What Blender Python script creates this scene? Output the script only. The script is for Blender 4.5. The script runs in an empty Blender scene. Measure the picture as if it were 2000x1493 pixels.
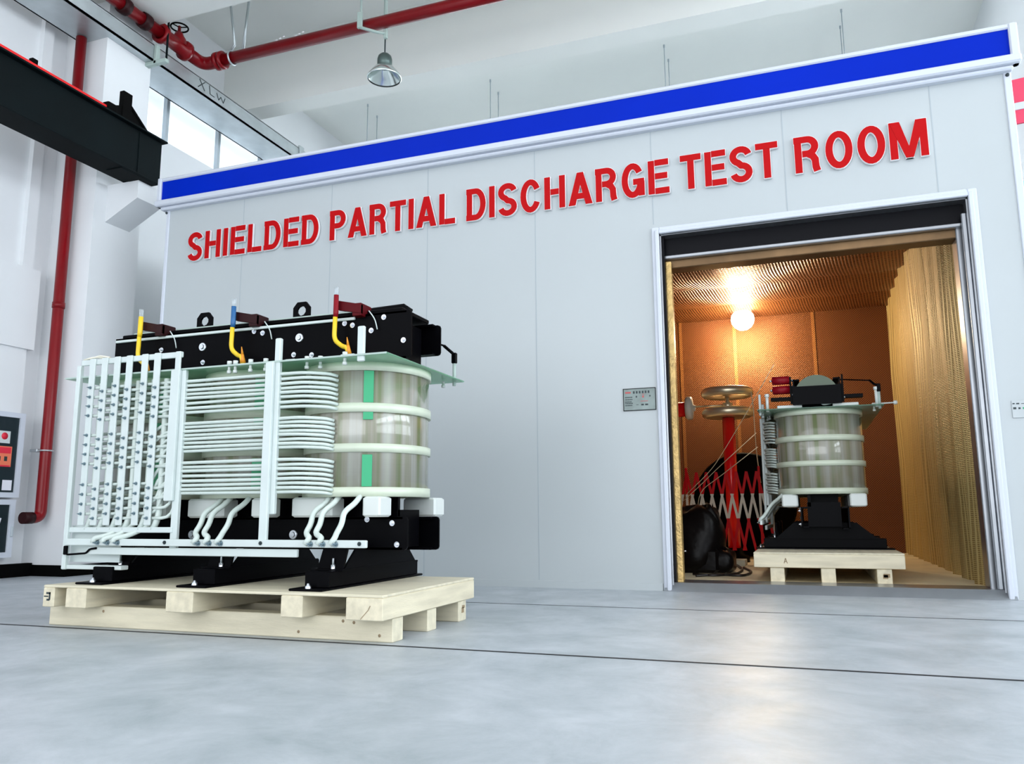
import bpy, math, random
from mathutils import Vector, Matrix
random.seed(7)
SC = bpy.context.scene
COL = SC.collection

# ------------------------------------------------------------------ camera, world, lights, exposure
CAM = Vector((0, -6.4008, 0.6)); PITCH, YAW, ROLL, FPX = 0.1609, 0.3470, -0.0065, 1574.6
Fv = Vector((-math.sin(YAW)*math.cos(PITCH), math.cos(YAW)*math.cos(PITCH), math.sin(PITCH)))
R0 = Vector((math.cos(YAW), math.sin(YAW), 0)); U0 = R0.cross(Fv)
Rv = math.cos(ROLL)*R0 + math.sin(ROLL)*U0; Uv = -math.sin(ROLL)*R0 + math.cos(ROLL)*U0
cd = bpy.data.cameras.new('camera'); cam = bpy.data.objects.new('camera', cd); COL.objects.link(cam)
cam.matrix_world = Matrix(((Rv.x, Uv.x, -Fv.x, CAM.x), (Rv.y, Uv.y, -Fv.y, CAM.y), (Rv.z, Uv.z, -Fv.z, CAM.z), (0, 0, 0, 1)))
cd.sensor_width = 36; cd.lens = FPX/2000*36; cd.clip_start = 0.05; cd.clip_end = 200
SC.camera = cam
SC.view_settings.view_transform = 'Standard'; SC.view_settings.look = 'None'
SC.view_settings.exposure = 0.32; SC.view_settings.gamma = 1.0; SC.view_settings.use_curve_mapping = False
try:
    SC.cycles.use_denoising = True; SC.cycles.max_bounces = 10; SC.cycles.transparent_max_bounces = 16
    SC.cycles.sample_clamp_indirect = 6; SC.cycles.caustics_reflective = False; SC.cycles.caustics_refractive = False
except Exception: pass
W = bpy.data.worlds.new('daylight'); SC.world = W; W.use_nodes = True
W.node_tree.nodes['Background'].inputs[0].default_value = (0.92, 0.95, 1.0, 1)
W.node_tree.nodes['Background'].inputs[1].default_value = 1.0

def area(name, loc, target, sx, sy, power, color):
    l = bpy.data.lights.new(name, 'AREA'); l.shape = 'RECTANGLE'; l.size = sx; l.size_y = sy; l.energy = power; l.color = color
    o = bpy.data.objects.new(name, l); COL.objects.link(o); o.location = loc
    o.rotation_euler = (Vector(target)-Vector(loc)).to_track_quat('-Z', 'Y').to_euler(); return o
# added fill: large day-coloured area light behind the camera brightens the hall
area('added_hall_fill', (-2.0, -14, 2.6), (-2.5, 0, 3.0), 11, 6, 480, (0.90, 0.95, 1.0))
pl = bpy.data.lights.new('test_room_bulb_light', 'POINT'); pl.energy = 130; pl.color = (1.0, 0.80, 0.50); pl.shadow_soft_size = 0.2
po = bpy.data.objects.new('test_room_bulb_light', pl); COL.objects.link(po); po.location = (-0.70, 4.85, 3.0)

# ------------------------------------------------------------------ materials
def mat(name, col, rough=0.5, metal=0.0, var=0.0, scale=5.0, bump=0.0, bscale=40.0, coat=0.0, stretch=None, emit=None, spec=0.5):
    m = bpy.data.materials.new(name); m.use_nodes = True
    nt = m.node_tree; b = nt.nodes['Principled BSDF']
    b.inputs['Base Color'].default_value = (*col, 1); b.inputs['Roughness'].default_value = rough; b.inputs['Metallic'].default_value = metal
    b.inputs['Specular IOR Level'].default_value = spec
    if coat: b.inputs['Coat Weight'].default_value = coat; b.inputs['Coat Roughness'].default_value = 0.08
    if emit: b.inputs['Emission Color'].default_value = (*emit[0], 1); b.inputs['Emission Strength'].default_value = emit[1]
    if var or bump:
        tc = nt.nodes.new('ShaderNodeTexCoord'); mp = nt.nodes.new('ShaderNodeMapping')
        nt.links.new(tc.outputs['Object'], mp.inputs[0])
        if stretch: mp.inputs['Scale'].default_value = stretch
    if var:
        n = nt.nodes.new('ShaderNodeTexNoise'); n.inputs['Scale'].default_value = scale; n.inputs['Detail'].default_value = 5
        nt.links.new(mp.outputs[0], n.inputs['Vector'])
        r = nt.nodes.new('ShaderNodeValToRGB'); r.color_ramp.elements[0].position = 0.3; r.color_ramp.elements[1].position = 0.7
        r.color_ramp.elements[0].color = (*[max(0, c*(1-var)) for c in col], 1); r.color_ramp.elements[1].color = (*[min(1, c*(1+var*0.5)) for c in col], 1)
        nt.links.new(n.outputs[0], r.inputs[0]); nt.links.new(r.outputs[0], b.inputs['Base Color'])
    if bump:
        n = nt.nodes.new('ShaderNodeTexNoise'); n.inputs['Scale'].default_value = bscale
        nt.links.new(mp.outputs[0], n.inputs['Vector'])
        bp = nt.nodes.new('ShaderNodeBump'); bp.inputs['Strength'].default_value = bump; bp.inputs['Distance'].default_value = 0.01
        nt.links.new(n.outputs[0], bp.inputs['Height']); nt.links.new(bp.outputs[0], b.inputs['Normal'])
    return m

M = {}
M['wallwhite'] = mat('white_plaster', (0.80, 0.82, 0.84), 0.8, var=0.04, scale=1.2)
M['ceiling'] = mat('ceiling_paint', (0.93, 0.94, 0.90), 0.85, var=0.03, scale=0.8)
M['panel'] = mat('booth_sheet_steel', (0.49, 0.53, 0.545), 0.36, var=0.03, scale=0.6)
M['trimwhite'] = mat('white_trim', (0.62, 0.66, 0.74), 0.35)
M['groove'] = mat('panel_seam', (0.40, 0.45, 0.48), 0.6)
M['blue'] = mat('blue_band', (0.0012, 0.022, 0.46), 0.4, var=0.10, scale=0.7, spec=0.06)
M['red_letter'] = mat('red_letter', (0.48, 0.002, 0.004), 0.45, spec=0.12)
M['white_edge'] = mat('letter_white_edge', (0.88, 0.86, 0.88), 0.4)
M['redpipe'] = mat('red_pipe_paint', (0.21, 0.0015, 0.005), 0.3, var=0.15, scale=3, spec=0.3)
M['redbright'] = mat('bright_red', (0.80, 0.01, 0.012), 0.35)
M['redins'] = mat('red_glossy_insulator', (0.95, 0.008, 0.010), 0.22)
M['black'] = mat('black_enamel', (0.0012, 0.0012, 0.002), 0.38, spec=0.05)
M['blackflat'] = mat('black_flat', (0.002, 0.002, 0.002), 0.6, spec=0.04)
M['skirting'] = mat('black_skirting', (0.002, 0.002, 0.002), 0.6, spec=0.04)
M['crane'] = mat('dark_crane_paint', (0.0015, 0.005, 0.006), 0.7, var=0.3, scale=2, spec=0.1)
M['galv'] = mat('galvanised_steel', (0.55, 0.60, 0.62), 0.35, 0.7, var=0.12, scale=4)
M['steel'] = mat('stainless_steel', (0.40, 0.42, 0.45), 0.28, 0.9, var=0.1, scale=5)
M['darksteel'] = mat('dark_bronze_steel', (0.003, 0.003, 0.005), 0.4, spec=0.12)
M['bronze'] = mat('bronze_lintel', (0.22, 0.13, 0.06), 0.35, 0.6, var=0.4, scale=3)
M['chrome'] = mat('bright_bolt_zinc', (0.75, 0.78, 0.84), 0.22, 0.9)
M['boltdark'] = mat('terminal_bolt_zinc', (0.28, 0.36, 0.40), 0.3, 0.9)
M['white'] = mat('white_insulation', (0.60, 0.68, 0.64), 0.42, var=0.05, scale=9)
M['fibre'] = mat('fibreglass_rail', (0.62, 0.69, 0.68), 0.45, var=0.05, scale=6)
M['band'] = mat('resin_band', (0.60, 0.66, 0.53), 0.35, var=0.08, scale=7)
M['block'] = mat('white_resin_block', (0.66, 0.70, 0.68), 0.45)
M['yellow'] = mat('yellow_sleeve', (0.86, 0.58, 0.02), 0.4)
M['orange'] = mat('orange_sleeve', (0.75, 0.28, 0.02), 0.4)
M['bluesl'] = mat('blue_sleeve', (0.015, 0.12, 0.32), 0.4, var=0.2, scale=30)
M['redsl'] = mat('red_sleeve', (0.22, 0.003, 0.01), 0.4, spec=0.2)
M['maroon'] = mat('maroon_bar', (0.022, 0.002, 0.003), 0.5, spec=0.2)
M['maroonred'] = mat('dark_red_bar', (0.085, 0.001, 0.004), 0.5, spec=0.15)
M['greendark'] = mat('dark_green_disc', (0.05, 0.085, 0.04), 0.3)
M['greenrail'] = mat('grey_green_rail', (0.42, 0.52, 0.48), 0.4)
M['green'] = mat('green_spacer', (0.02, 0.36, 0.16), 0.35)
M['silverdisc'] = mat('warm_lit_aluminium', (0.96, 0.84, 0.60), 0.33, 0.75)  # the lamp's warm light is put into the aluminium base colour
M['ivory'] = mat('ivory_plastic', (0.82, 0.78, 0.66), 0.4)
M['rope'] = mat('pale_cable', (0.88, 0.70, 0.45), 0.5)
M['tag'] = mat('paper_tag', (0.80, 0.80, 0.88), 0.6)
M['cable'] = mat('black_cable', (0.01, 0.008, 0.008), 0.4)
M['glassdark'] = mat('dark_cabinet_glass', (0.015, 0.025, 0.03), 0.08)
M['postersalmon'] = mat('salmon_label', (0.85, 0.20, 0.10), 0.5)
M['posterred'] = mat('red_label', (0.75, 0.02, 0.05), 0.5)
M['posterpale'] = mat('pale_label', (0.62, 0.68, 0.68), 0.5)
M['ink'] = mat('dark_print', (0.02, 0.035, 0.04), 0.5)
M['redink'] = mat('red_print', (0.5, 0.09, 0.09), 0.5)
M['plate'] = mat('silver_nameplate', (0.20, 0.25, 0.24), 0.35, 0.2, var=0.25, scale=9)
M['wood'] = mat('pale_pine', (0.72, 0.66, 0.50), 0.6, var=0.16, scale=3, stretch=(1, 8, 8), bump=0.15)
M['woody'] = mat('pale_pine_crosswise', (0.74, 0.67, 0.50), 0.6, var=0.16, scale=3, stretch=(8, 1, 8), bump=0.15)
M['wooddark'] = mat('stained_pine', (0.30, 0.22, 0.13), 0.65, var=0.4, scale=6)
M['brass'] = mat('brass_contact_strip', (0.62, 0.42, 0.16), 0.4, 0.5, var=0.35, scale=14, bump=0.5, bscale=60)
M['tarp'] = mat('black_wrapped_plastic', (0.004, 0.003, 0.003), 0.3, bump=0.6, bscale=9, spec=0.12)
M['joint'] = mat('floor_joint', (0.006, 0.007, 0.010), 0.7)
M['cyan'] = mat('pale_cyan_stripe', (0.35, 0.68, 0.74), 0.5)
M['pinkred'] = mat('pink_red_sign', (0.75, 0.05, 0.12), 0.5)
M['bulb'] = mat('lit_bulb', (1, 1, 1), 0.4, emit=((1.0, 0.90, 0.70), 9))
M['pane'] = mat('added_glow_panel', (0.85, 0.92, 1.0), 0.1, emit=((0.88, 0.95, 1.0), 6.0))  # emission of the unseen bands added to brighten the ceiling
M['pane1'] = mat('left_window_glass', (0.85, 0.92, 1.0), 0.1, emit=((0.84, 0.93, 1.0), 0.62))
M['added_glow_low'] = mat('added_glow_panel_low', (0.85, 0.92, 1.0), 0.1, emit=((0.90, 0.95, 1.0), 3.0))  # emission of the lower band added in the unseen right wall
M['frame'] = mat('grey_window_frame', (0.50, 0.56, 0.60), 0.5)
M['lampmetal'] = mat('lamp_reflector_aluminium', (0.75, 0.82, 0.80), 0.18, 0.9)
M['lampdark'] = mat('lamp_housing', (0.10, 0.14, 0.13), 0.35, 0.6)
M['roomfloor'] = mat('test_room_floor', (0.78, 0.66, 0.44), 0.45, var=0.15, scale=3)

def floor_mat():
    m = mat('polished_concrete', (0.6, 0.62, 0.66), 0.2); nt = m.node_tree; b = nt.nodes['Principled BSDF']
    tc = nt.nodes.new('ShaderNodeTexCoord'); mp = nt.nodes.new('ShaderNodeMapping'); nt.links.new(tc.outputs['Object'], mp.inputs[0])
    n = nt.nodes.new('ShaderNodeTexNoise'); n.inputs['Scale'].default_value = 2.6; n.inputs['Detail'].default_value = 12; n.inputs['Roughness'].default_value = 0.72; n.inputs['Distortion'].default_value = 0.3
    nt.links.new(mp.outputs[0], n.inputs['Vector'])
    r = nt.nodes.new('ShaderNodeValToRGB'); e = r.color_ramp.elements
    e[0].position = 0.30; e[0].color = (0.31, 0.355, 0.38, 1); e[1].position = 0.66; e[1].color = (0.50, 0.535, 0.575, 1)
    nt.links.new(n.outputs[0], r.inputs[0]); nt.links.new(r.outputs[0], b.inputs['Base Color'])
    n2 = nt.nodes.new('ShaderNodeTexNoise'); n2.inputs['Scale'].default_value = 4; n2.inputs['Detail'].default_value = 6
    nt.links.new(mp.outputs[0], n2.inputs['Vector'])
    mr = nt.nodes.new('ShaderNodeMapRange'); mr.inputs['To Min'].default_value = 0.30; mr.inputs['To Max'].default_value = 0.55
    nt.links.new(n2.outputs[0], mr.inputs[0]); nt.links.new(mr.outputs[0], b.inputs['Roughness'])
    bp = nt.nodes.new('ShaderNodeBump'); bp.inputs['Strength'].default_value = 0.06; bp.inputs['Distance'].default_value = 0.02
    nt.links.new(n2.outputs[0], bp.inputs['Height']); nt.links.new(bp.outputs[0], b.inputs['Normal'])
    return m
M['floor'] = floor_mat()

def mesh_mat(name, c0, c1, metal, rough, rot, freq, strength):
    """diamond-woven copper mesh: two crossed wave families drive colour and relief"""
    m = mat(name, c1, rough, metal); nt = m.node_tree; b = nt.nodes['Principled BSDF']
    tc = nt.nodes.new('ShaderNodeTexCoord'); mp = nt.nodes.new('ShaderNodeMapping'); nt.links.new(tc.outputs['Object'], mp.inputs[0])
    mp.inputs['Rotation'].default_value = rot
    ws = []
    for d in ('X', 'Y'):
        w = nt.nodes.new('ShaderNodeTexWave'); w.wave_type = 'BANDS'; w.bands_direction = d; w.inputs['Scale'].default_value = freq
        w.inputs['Distortion'].default_value = 0.4; nt.links.new(mp.outputs[0], w.inputs['Vector']); ws.append(w)
    mx = nt.nodes.new('ShaderNodeMath'); mx.operation = 'MAXIMUM'; nt.links.new(ws[0].outputs['Fac'], mx.inputs[0]); nt.links.new(ws[1].outputs['Fac'], mx.inputs[1])
    r = nt.nodes.new('ShaderNodeValToRGB'); r.color_ramp.elements[0].color = (*c0, 1); r.color_ramp.elements[1].color = (*c1, 1)
    r.color_ramp.elements[0].position = 0.35; r.color_ramp.elements[1].position = 0.9
    nt.links.new(mx.outputs[0], r.inputs[0]); nt.links.new(r.outputs[0], b.inputs['Base Color'])
    bp = nt.nodes.new('ShaderNodeBump'); bp.inputs['Strength'].default_value = strength; bp.inputs['Distance'].default_value = 0.01
    nt.links.new(mx.outputs[0], bp.inputs['Height']); nt.links.new(bp.outputs[0], b.inputs['Normal'])
    return m
M['mesh_back_dim'] = mesh_mat('copper_mesh_back_dim', (0.03, 0.005, 0.002), (0.25, 0.082, 0.018), 0.35, 0.45, (math.pi/2, 0, math.pi/4), 15, 0.4)  # same copper, darker and redder: lamp falloff put into the colour
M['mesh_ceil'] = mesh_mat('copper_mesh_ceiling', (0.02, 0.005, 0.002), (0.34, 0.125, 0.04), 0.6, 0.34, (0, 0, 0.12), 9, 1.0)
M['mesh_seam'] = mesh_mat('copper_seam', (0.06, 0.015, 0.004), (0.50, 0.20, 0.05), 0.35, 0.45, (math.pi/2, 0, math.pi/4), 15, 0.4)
M['mesh_side_lit'] = mesh_mat('copper_mesh_side_lit', (0.26, 0.15, 0.04), (0.62, 0.47, 0.20), 0.25, 0.5, (math.pi/2, math.pi/4, math.pi/2), 22, 0.4)  # same copper, paler: lamp light on this wall put into the colour

def glass_mat(name, tint, alpha_mix, rough=0.05):
    m = bpy.data.materials.new(name); m.use_nodes = True; nt = m.node_tree; nt.nodes.clear()
    o = nt.nodes.new('ShaderNodeOutputMaterial'); t = nt.nodes.new('ShaderNodeBsdfTransparent'); g = nt.nodes.new('ShaderNodeBsdfPrincipled')
    t.inputs[0].default_value = (*tint, 1); g.inputs['Base Color'].default_value = (*[c*0.9 for c in tint], 1); g.inputs['Roughness'].default_value = rough
    f = nt.nodes.new('ShaderNodeFresnel'); f.inputs[0].default_value = 1.45
    a = nt.nodes.new('ShaderNodeMath'); a.operation = 'ADD'; a.inputs[1].default_value = alpha_mix; a.use_clamp = True
    x = nt.nodes.new('ShaderNodeMixShader'); nt.links.new(f.outputs[0], a.inputs[0]); nt.links.new(a.outputs[0], x.inputs[0])
    nt.links.new(t.outputs[0], x.inputs[1]); nt.links.new(g.outputs[0], x.inputs[2]); nt.links.new(x.outputs[0], o.inputs[0])
    return m
M['glass'] = glass_mat('green_laminate_board', (0.55, 0.82, 0.66), 0.18)
M['clear'] = glass_mat('clear_sleeve', (0.88, 0.92, 0.94), 0.25)

def coil_mat():
    """varnished winding under clear film: vertical streaks of grey, olive and brown round the coil, film gloss on top"""
    m = mat('varnished_winding', (0.45, 0.46, 0.40), 0.22, coat=1.0); nt = m.node_tree; b = nt.nodes['Principled BSDF']
    tc = nt.nodes.new('ShaderNodeTexCoord'); mp = nt.nodes.new('ShaderNodeMapping'); mp.inputs['Scale'].default_value = (7, 7, 0.12)
    nt.links.new(tc.outputs['Object'], mp.inputs[0])
    n = nt.nodes.new('ShaderNodeTexNoise'); n.inputs['Scale'].default_value = 2.2; n.inputs['Detail'].default_value = 4; nt.links.new(mp.outputs[0], n.inputs['Vector'])
    r = nt.nodes.new('ShaderNodeValToRGB'); e = r.color_ramp.elements
    e[0].position = 0.32; e[0].color = (0.15, 0.18, 0.085, 1); e[1].position = 0.72; e[1].color = (0.42, 0.43, 0.37, 1)
    k = e.new(0.45); k.color = (0.26, 0.25, 0.19, 1); k = e.new(0.56); k.color = (0.33, 0.33, 0.29, 1)
    nt.links.new(n.outputs[0], r.inputs[0]); nt.links.new(r.outputs[0], b.inputs['Base Color'])
    m2 = nt.nodes.new('ShaderNodeMapping'); m2.inputs['Scale'].default_value = (1, 1, 60); nt.links.new(tc.outputs['Object'], m2.inputs[0])
    n2 = nt.nodes.new('ShaderNodeTexNoise'); n2.inputs['Scale'].default_value = 1; nt.links.new(m2.outputs[0], n2.inputs['Vector'])
    bp = nt.nodes.new('ShaderNodeBump'); bp.inputs['Strength'].default_value = 0.15; bp.inputs['Distance'].default_value = 0.004
    nt.links.new(n2.outputs[0], bp.inputs['Height']); nt.links.new(bp.outputs[0], b.inputs['Normal'])
    return m
M['winding'] = coil_mat()

def slat_mat():
    """red, white, red painted in bands along the height of the barrier"""
    m = mat('red_and_white_slat', (0.8, 0.01, 0.01), 0.5, spec=0.15); nt = m.node_tree; b = nt.nodes['Principled BSDF']
    tc = nt.nodes.new('ShaderNodeTexCoord'); s = nt.nodes.new('ShaderNodeSeparateXYZ'); nt.links.new(tc.outputs['Object'], s.inputs[0])
    r = nt.nodes.new('ShaderNodeValToRGB'); r.color_ramp.interpolation = 'CONSTANT'; e = r.color_ramp.elements
    e[0].position = 0; e[0].color = (0.72, 0.004, 0.008, 1); e[1].position = 0.70; e[1].color = (0.72, 0.004, 0.008, 1)
    k = e.new(0.45); k.color = (0.85, 0.78, 0.66, 1)
    nt.links.new(s.outputs['Z'], r.inputs[0]); nt.links.new(r.outputs[0], b.inputs['Base Color']); return m
M['slat'] = slat_mat()

# ------------------------------------------------------------------ geometry helpers
class MB:
    def __init__(s): s.v = []; s.f = []; s.smooth = []
    def add(s, vs, fs, sm=False):
        o = len(s.v); s.v += [tuple(v) for v in vs]; s.f += [tuple(i+o for i in f) for f in fs]; s.smooth += [sm]*len(fs); return s
    def box(s, x0, x1, y0, y1, z0, z1):
        return s.add([(x0,y0,z0),(x1,y0,z0),(x1,y1,z0),(x0,y1,z0),(x0,y0,z1),(x1,y0,z1),(x1,y1,z1),(x0,y1,z1)],
                     [(0,3,2,1),(4,5,6,7),(0,1,5,4),(1,2,6,5),(2,3,7,6),(3,0,4,7)])
    def bbox(s, x0, x1, y0, y1, z0, z1, b=0.004):
        """box with chamfered vertical and horizontal edges"""
        b = min(b, (x1-x0)/3, (y1-y0)/3, (z1-z0)/3)
        vs = []
        for (zz, i) in ((z0, b), (z0+b, 0), (z1-b, 0), (z1, b)):
            X0, X1, Y0, Y1 = x0+i, x1-i, y0+i, y1-i
            vs += [(X0+b,Y0,zz),(X1-b,Y0,zz),(X1,Y0+b,zz),(X1,Y1-b,zz),(X1-b,Y1,zz),(X0+b,Y1,zz),(X0,Y1-b,zz),(X0,Y0+b,zz)]
        fs = [tuple(range(7, -1, -1)), tuple(range(24, 32))]
        for r in range(3):
            for k in range(8): fs.append((r*8+k, r*8+(k+1) % 8, (r+1)*8+(k+1) % 8, (r+1)*8+k))
        return s.add(vs, fs)
    def tube(s, pts, r, n=10, caps=True, sm=True):
        pts = [Vector(p) for p in pts]; N = len(pts); vs = []; fs = []; prev = None
        rr = r if isinstance(r, (list, tuple)) else [r]*N
        for i, p in enumerate(pts):
            if i == 0: t = pts[1]-pts[0]
            elif i == N-1: t = pts[-1]-pts[-2]
            else: t = (pts[i+1]-p).normalized()+(p-pts[i-1]).normalized()
            t.normalize()
            if prev is None:
                a = Vector((0, 0, 1)) if abs(t.z) < 0.9 else Vector((1, 0, 0))
                u = t.cross(a).normalized()
            else: u = (prev - t*prev.dot(t)).normalized()
            prev = u; w = t.cross(u)
            for k in range(n):
                a = 2*math.pi*k/n; vs.append(p+rr[i]*(math.cos(a)*u+math.sin(a)*w))
        for i in range(N-1):
            for k in range(n): fs.append((i*n+k, i*n+(k+1) % n, (i+1)*n+(k+1) % n, (i+1)*n+k))
        s.add(vs, fs, sm)
        if caps: o = len(s.v)-len(vs); s.f += [tuple(o+k for k in range(n-1, -1, -1)), tuple(o+(N-1)*n+k for k in range(n))]; s.smooth += [False, False]
        return s
    def lathe(s, prof, c=(0,0,0), n=32, axis='z', sm=True):
        vs = []; fs = []
        for (r, h) in prof:
            for k in range(n):
                a = 2*math.pi*k/n; x, y = r*math.cos(a), r*math.sin(a)
                v = {'z': (x, y, h), 'y': (x, h, y), 'x': (h, x, y)}[axis]
                vs.append((v[0]+c[0], v[1]+c[1], v[2]+c[2]))
        for i in range(len(prof)-1):
            for k in range(n): fs.append((i*n+k, i*n+(k+1) % n, (i+1)*n+(k+1) % n, (i+1)*n+k))
        return s.add(vs, fs, sm)
    def prism(s, poly, a, b, axis='y'):
        """polygon (u,v) extruded from a to b along axis; y: (u,z), x: (y=u,z=v), z: (x,y)"""
        f = {'y': lambda u, v, t: (u, t, v), 'x': lambda u, v, t: (t, u, v), 'z': lambda u, v, t: (u, v, t)}[axis]
        n = len(poly); vs = [f(u, v, a) for u, v in poly]+[f(u, v, b) for u, v in poly]
        return s.add(vs, [tuple(range(n)), tuple(range(2*n-1, n-1, -1))]+[(i, i+n, (i+1) % n+n, (i+1) % n) for i in range(n)])
    def ringplate(s, outer, inner, a, b, axis='y'):
        """plate between two loops of equal length, extruded a..b"""
        f = {'y': lambda u, v, t: (u, t, v), 'x': lambda u, v, t: (t, u, v), 'z': lambda u, v, t: (u, v, t)}[axis]
        n = len(outer); vs = [f(*p, a) for p in outer]+[f(*p, a) for p in inner]+[f(*p, b) for p in outer]+[f(*p, b) for p in inner]
        fs = []
        for i in range(n):
            j = (i+1) % n
            fs += [(i, j, n+j, n+i), (2*n+i, 3*n+i, 3*n+j, 2*n+j), (i, 2*n+i, 2*n+j, j), (n+i, n+j, 3*n+j, 3*n+i)]
        return s.add(vs, fs)
    def strip(s, path, t, y0, y1, closed=False):
        """stroke of width t along an (x,z) path, extruded y0..y1, mitred joints"""
        P = [Vector((p[0], p[1])) for p in path]; n = len(P); L = []; R_ = []
        for i in range(n):
            if closed: a, b = P[i]-P[i-1], P[(i+1) % n]-P[i]
            else:
                a = P[i]-P[i-1] if i > 0 else P[1]-P[0]; b = P[i+1]-P[i] if i < n-1 else P[-1]-P[-2]
            a.normalize(); b.normalize(); m = (a+b).normalized(); nn = Vector((-m.y, m.x)); c = max(0.5, m.dot(a))
            L.append(P[i]+nn*t/2/c); R_.append(P[i]-nn*t/2/c)
        for i in range(n if closed else n-1):
            j = (i+1) % n; q = [L[i], L[j], R_[j], R_[i]]
            s.prism([(p.x, p.y) for p in q], y0, y1)
        return s
    def mesh(s, name, m):
        me = bpy.data.meshes.new(name); me.from_pydata(s.v, [], s.f); me.materials.append(m)
        me.polygons.foreach_set('use_smooth', s.smooth); me.update()
        import bmesh
        bm = bmesh.new(); bm.from_mesh(me); bmesh.ops.recalc_face_normals(bm, faces=bm.faces); bm.to_mesh(me); bm.free()
        return me
    def build(s, name, m, parent=None, loc=(0,0,0), label=None):
        o = bpy.data.objects.new(name, s.mesh(name, M[m] if isinstance(m, str) else m)); COL.objects.link(o); o.location = loc
        if parent: o.parent = parent
        if label: o['label'] = label
        return o

def thing(name, label, cat, loc=(0,0,0), rz=0, group=None):
    o = bpy.data.objects.new(name, None); COL.objects.link(o); o.location = loc; o.rotation_euler = (0, 0, rz); o.empty_display_size = 0.1
    o['label'] = label; o['category'] = cat
    if group: o['group'] = group
    return o
def tag(o, label, cat, group=None, kind=None):
    o['label'] = label; o['category'] = cat
    if group: o['group'] = group
    if kind: o['kind'] = kind
    return o
def struct(name, mb, m): o = mb.build(name, m); o['kind'] = 'structure'; return o
def copy_obj(o, parent=None, loc=None):
    c = o.copy(); COL.objects.link(c)
    if parent: c.parent = parent
    if loc is not None: c.location = loc
    return c
def copy_tree(o, parent=None):
    c = copy_obj(o, parent)
    for ch in o.children: copy_tree(ch, c)
    return c
def arc(cx, cz, rx, rz, a0, a1, n=10):
    return [(cx+rx*math.cos(math.radians(a0+(a1-a0)*i/n)), cz+rz*math.sin(math.radians(a0+(a1-a0)*i/n))) for i in range(n+1)]
def bez(p, n=6):
    """smooth a 3-D polyline by rounding its corners"""
    p = [Vector(q) for q in p]; out = [p[0]]
    for i in range(1, len(p)-1):
        a, b, c = p[i-1], p[i], p[i+1]; d = min((b-a).length, (c-b).length)*0.45
        s, e = b+(a-b).normalized()*d, b+(c-b).normalized()*d
        for k in range(n+1):
            t = k/n; out.append((1-t)**2*s+2*t*(1-t)*b+t*t*e)
    out.append(p[-1]); return out

# ------------------------------------------------------------------ the hall
FX0, FX1, FTOP = -6.22, 1.60, 4.12
struct('floor', MB().box(-9.5, 9, -16, 12, -0.2, 0), 'floor')
struct('trim_1', MB().box(-7.6, 9, -2.984, -2.966, 0.0005, 0.002), 'joint')
struct('trim_2', MB().box(-6.0, 9, -1.199, -1.189, 0.0005, 0.0015), 'joint')
# left wall: lower wall, bay above with a window opening, pilaster, black skirting
WX = -7.6
w = MB(); w.box(-7.9, WX, -9, 0.95, 0, 7.3); w.box(-7.9, WX, 0.95, 9.0, 0, 5.42); w.box(-7.9, WX, 0.95, 9.0, 6.15, 7.3); w.box(-7.9, WX, 9.0, 12, 0, 7.3)
w.box(WX, WX+0.13, -9, -0.36, 2.3, 3.15); w.box(WX, WX+0.10, -9, -0.42, 0, 2.3)
struct('wall_left', w, 'wallwhite')
struct('trim_3', MB().box(WX, WX+0.06, -0.52, -0.40, 3.15, 7.3), 'wallwhite')
struct('baseboard_left', MB().box(WX+0.1, WX+0.17, -9, -0.2, 0, 0.13).box(WX, WX+0.02, 0.5, 12, 0, 0.13), 'skirting')
struct('baseboard_column', MB().box(-7.58, -6.98, -0.205, 0.455, 0, 0.11), 'skirting')
c = MB().box(WX, -7.0, -0.185, 0.45, 0, 7.3)
c.prism([(-7.0, 4.17), (-6.57, 4.17), (-6.57, 3.97), (-7.0, 3.75)], -0.03, 0.31)
struct('wall_column', c, 'wallwhite')
# window: four panes with grey frame bars
struct('window_1', MB().box(-7.75, -7.73, 0.95, 9.0, 5.42, 6.15), 'pane1')
fr = MB()
for y in (0.97, 1.44, 2.44, 3.40, 4.4, 5.4, 6.4, 7.4, 8.4, 8.97): fr.box(-7.72, -7.66, y-0.025, y+0.025, 5.42, 6.15)
fr.box(-7.72, -7.66, 0.95, 9.0, 6.11, 6.15); fr.box(-7.72, -7.66, 0.95, 9.0, 5.42, 5.45)
o = fr.build('window_frame', 'frame'); o['kind'] = 'structure'; o.parent = bpy.data.objects['window_1']
e_ = MB().box(8.5, 8.7, -12, 10.5, 0, 1.0).box(8.5, 8.7, -12, 10.5, 3.8, 4.9).box(8.5, 8.7, -12, 10.5, 6.8, 7.3)
for y in range(-12, 11, 3): e_.box(8.5, 8.7, y-0.2, y+0.2, 0, 7.3)
struct('wall_opposite', e_, 'wallwhite')
struct('added_glow_band_2', MB().box(8.62, 8.64, -12, 10.5, 1.0, 3.8), 'added_glow_low')  # unseen glowing band, added to brighten the hall from the right
struct('wall_back', MB().box(-9.5, 9, 10.5, 10.8, 0, 4.2).box(-9.5, 9, 10.5, 10.8, 6.8, 7.3), 'wallwhite')
struct('added_glow_band_3', MB().box(-9.5, 9, 10.6, 10.65, 4.2, 6.8), 'pane')  # unseen glowing band behind the booth, added to light the ceiling bays
struct('added_glow_band_4', MB().box(8.64, 8.66, -12, 10.5, 4.9, 6.8), 'pane')  # unseen upper glowing band, added to lift the ceiling brightness
struct('wall_right', MB().box(2.6, 2.8, 3.2, 10.5, 0, 7.3).box(2.8, 6, 3.2, 3.4, 0, 7.3), 'wallwhite')
struct('ceiling', MB().box(-9.5, 9, -2.2, 12, 7.3, 7.5).box(-9.5, 9, -9, -6.2, 7.3, 7.5), 'ceiling')  # unseen gap left between the slabs to let more light in
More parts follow.
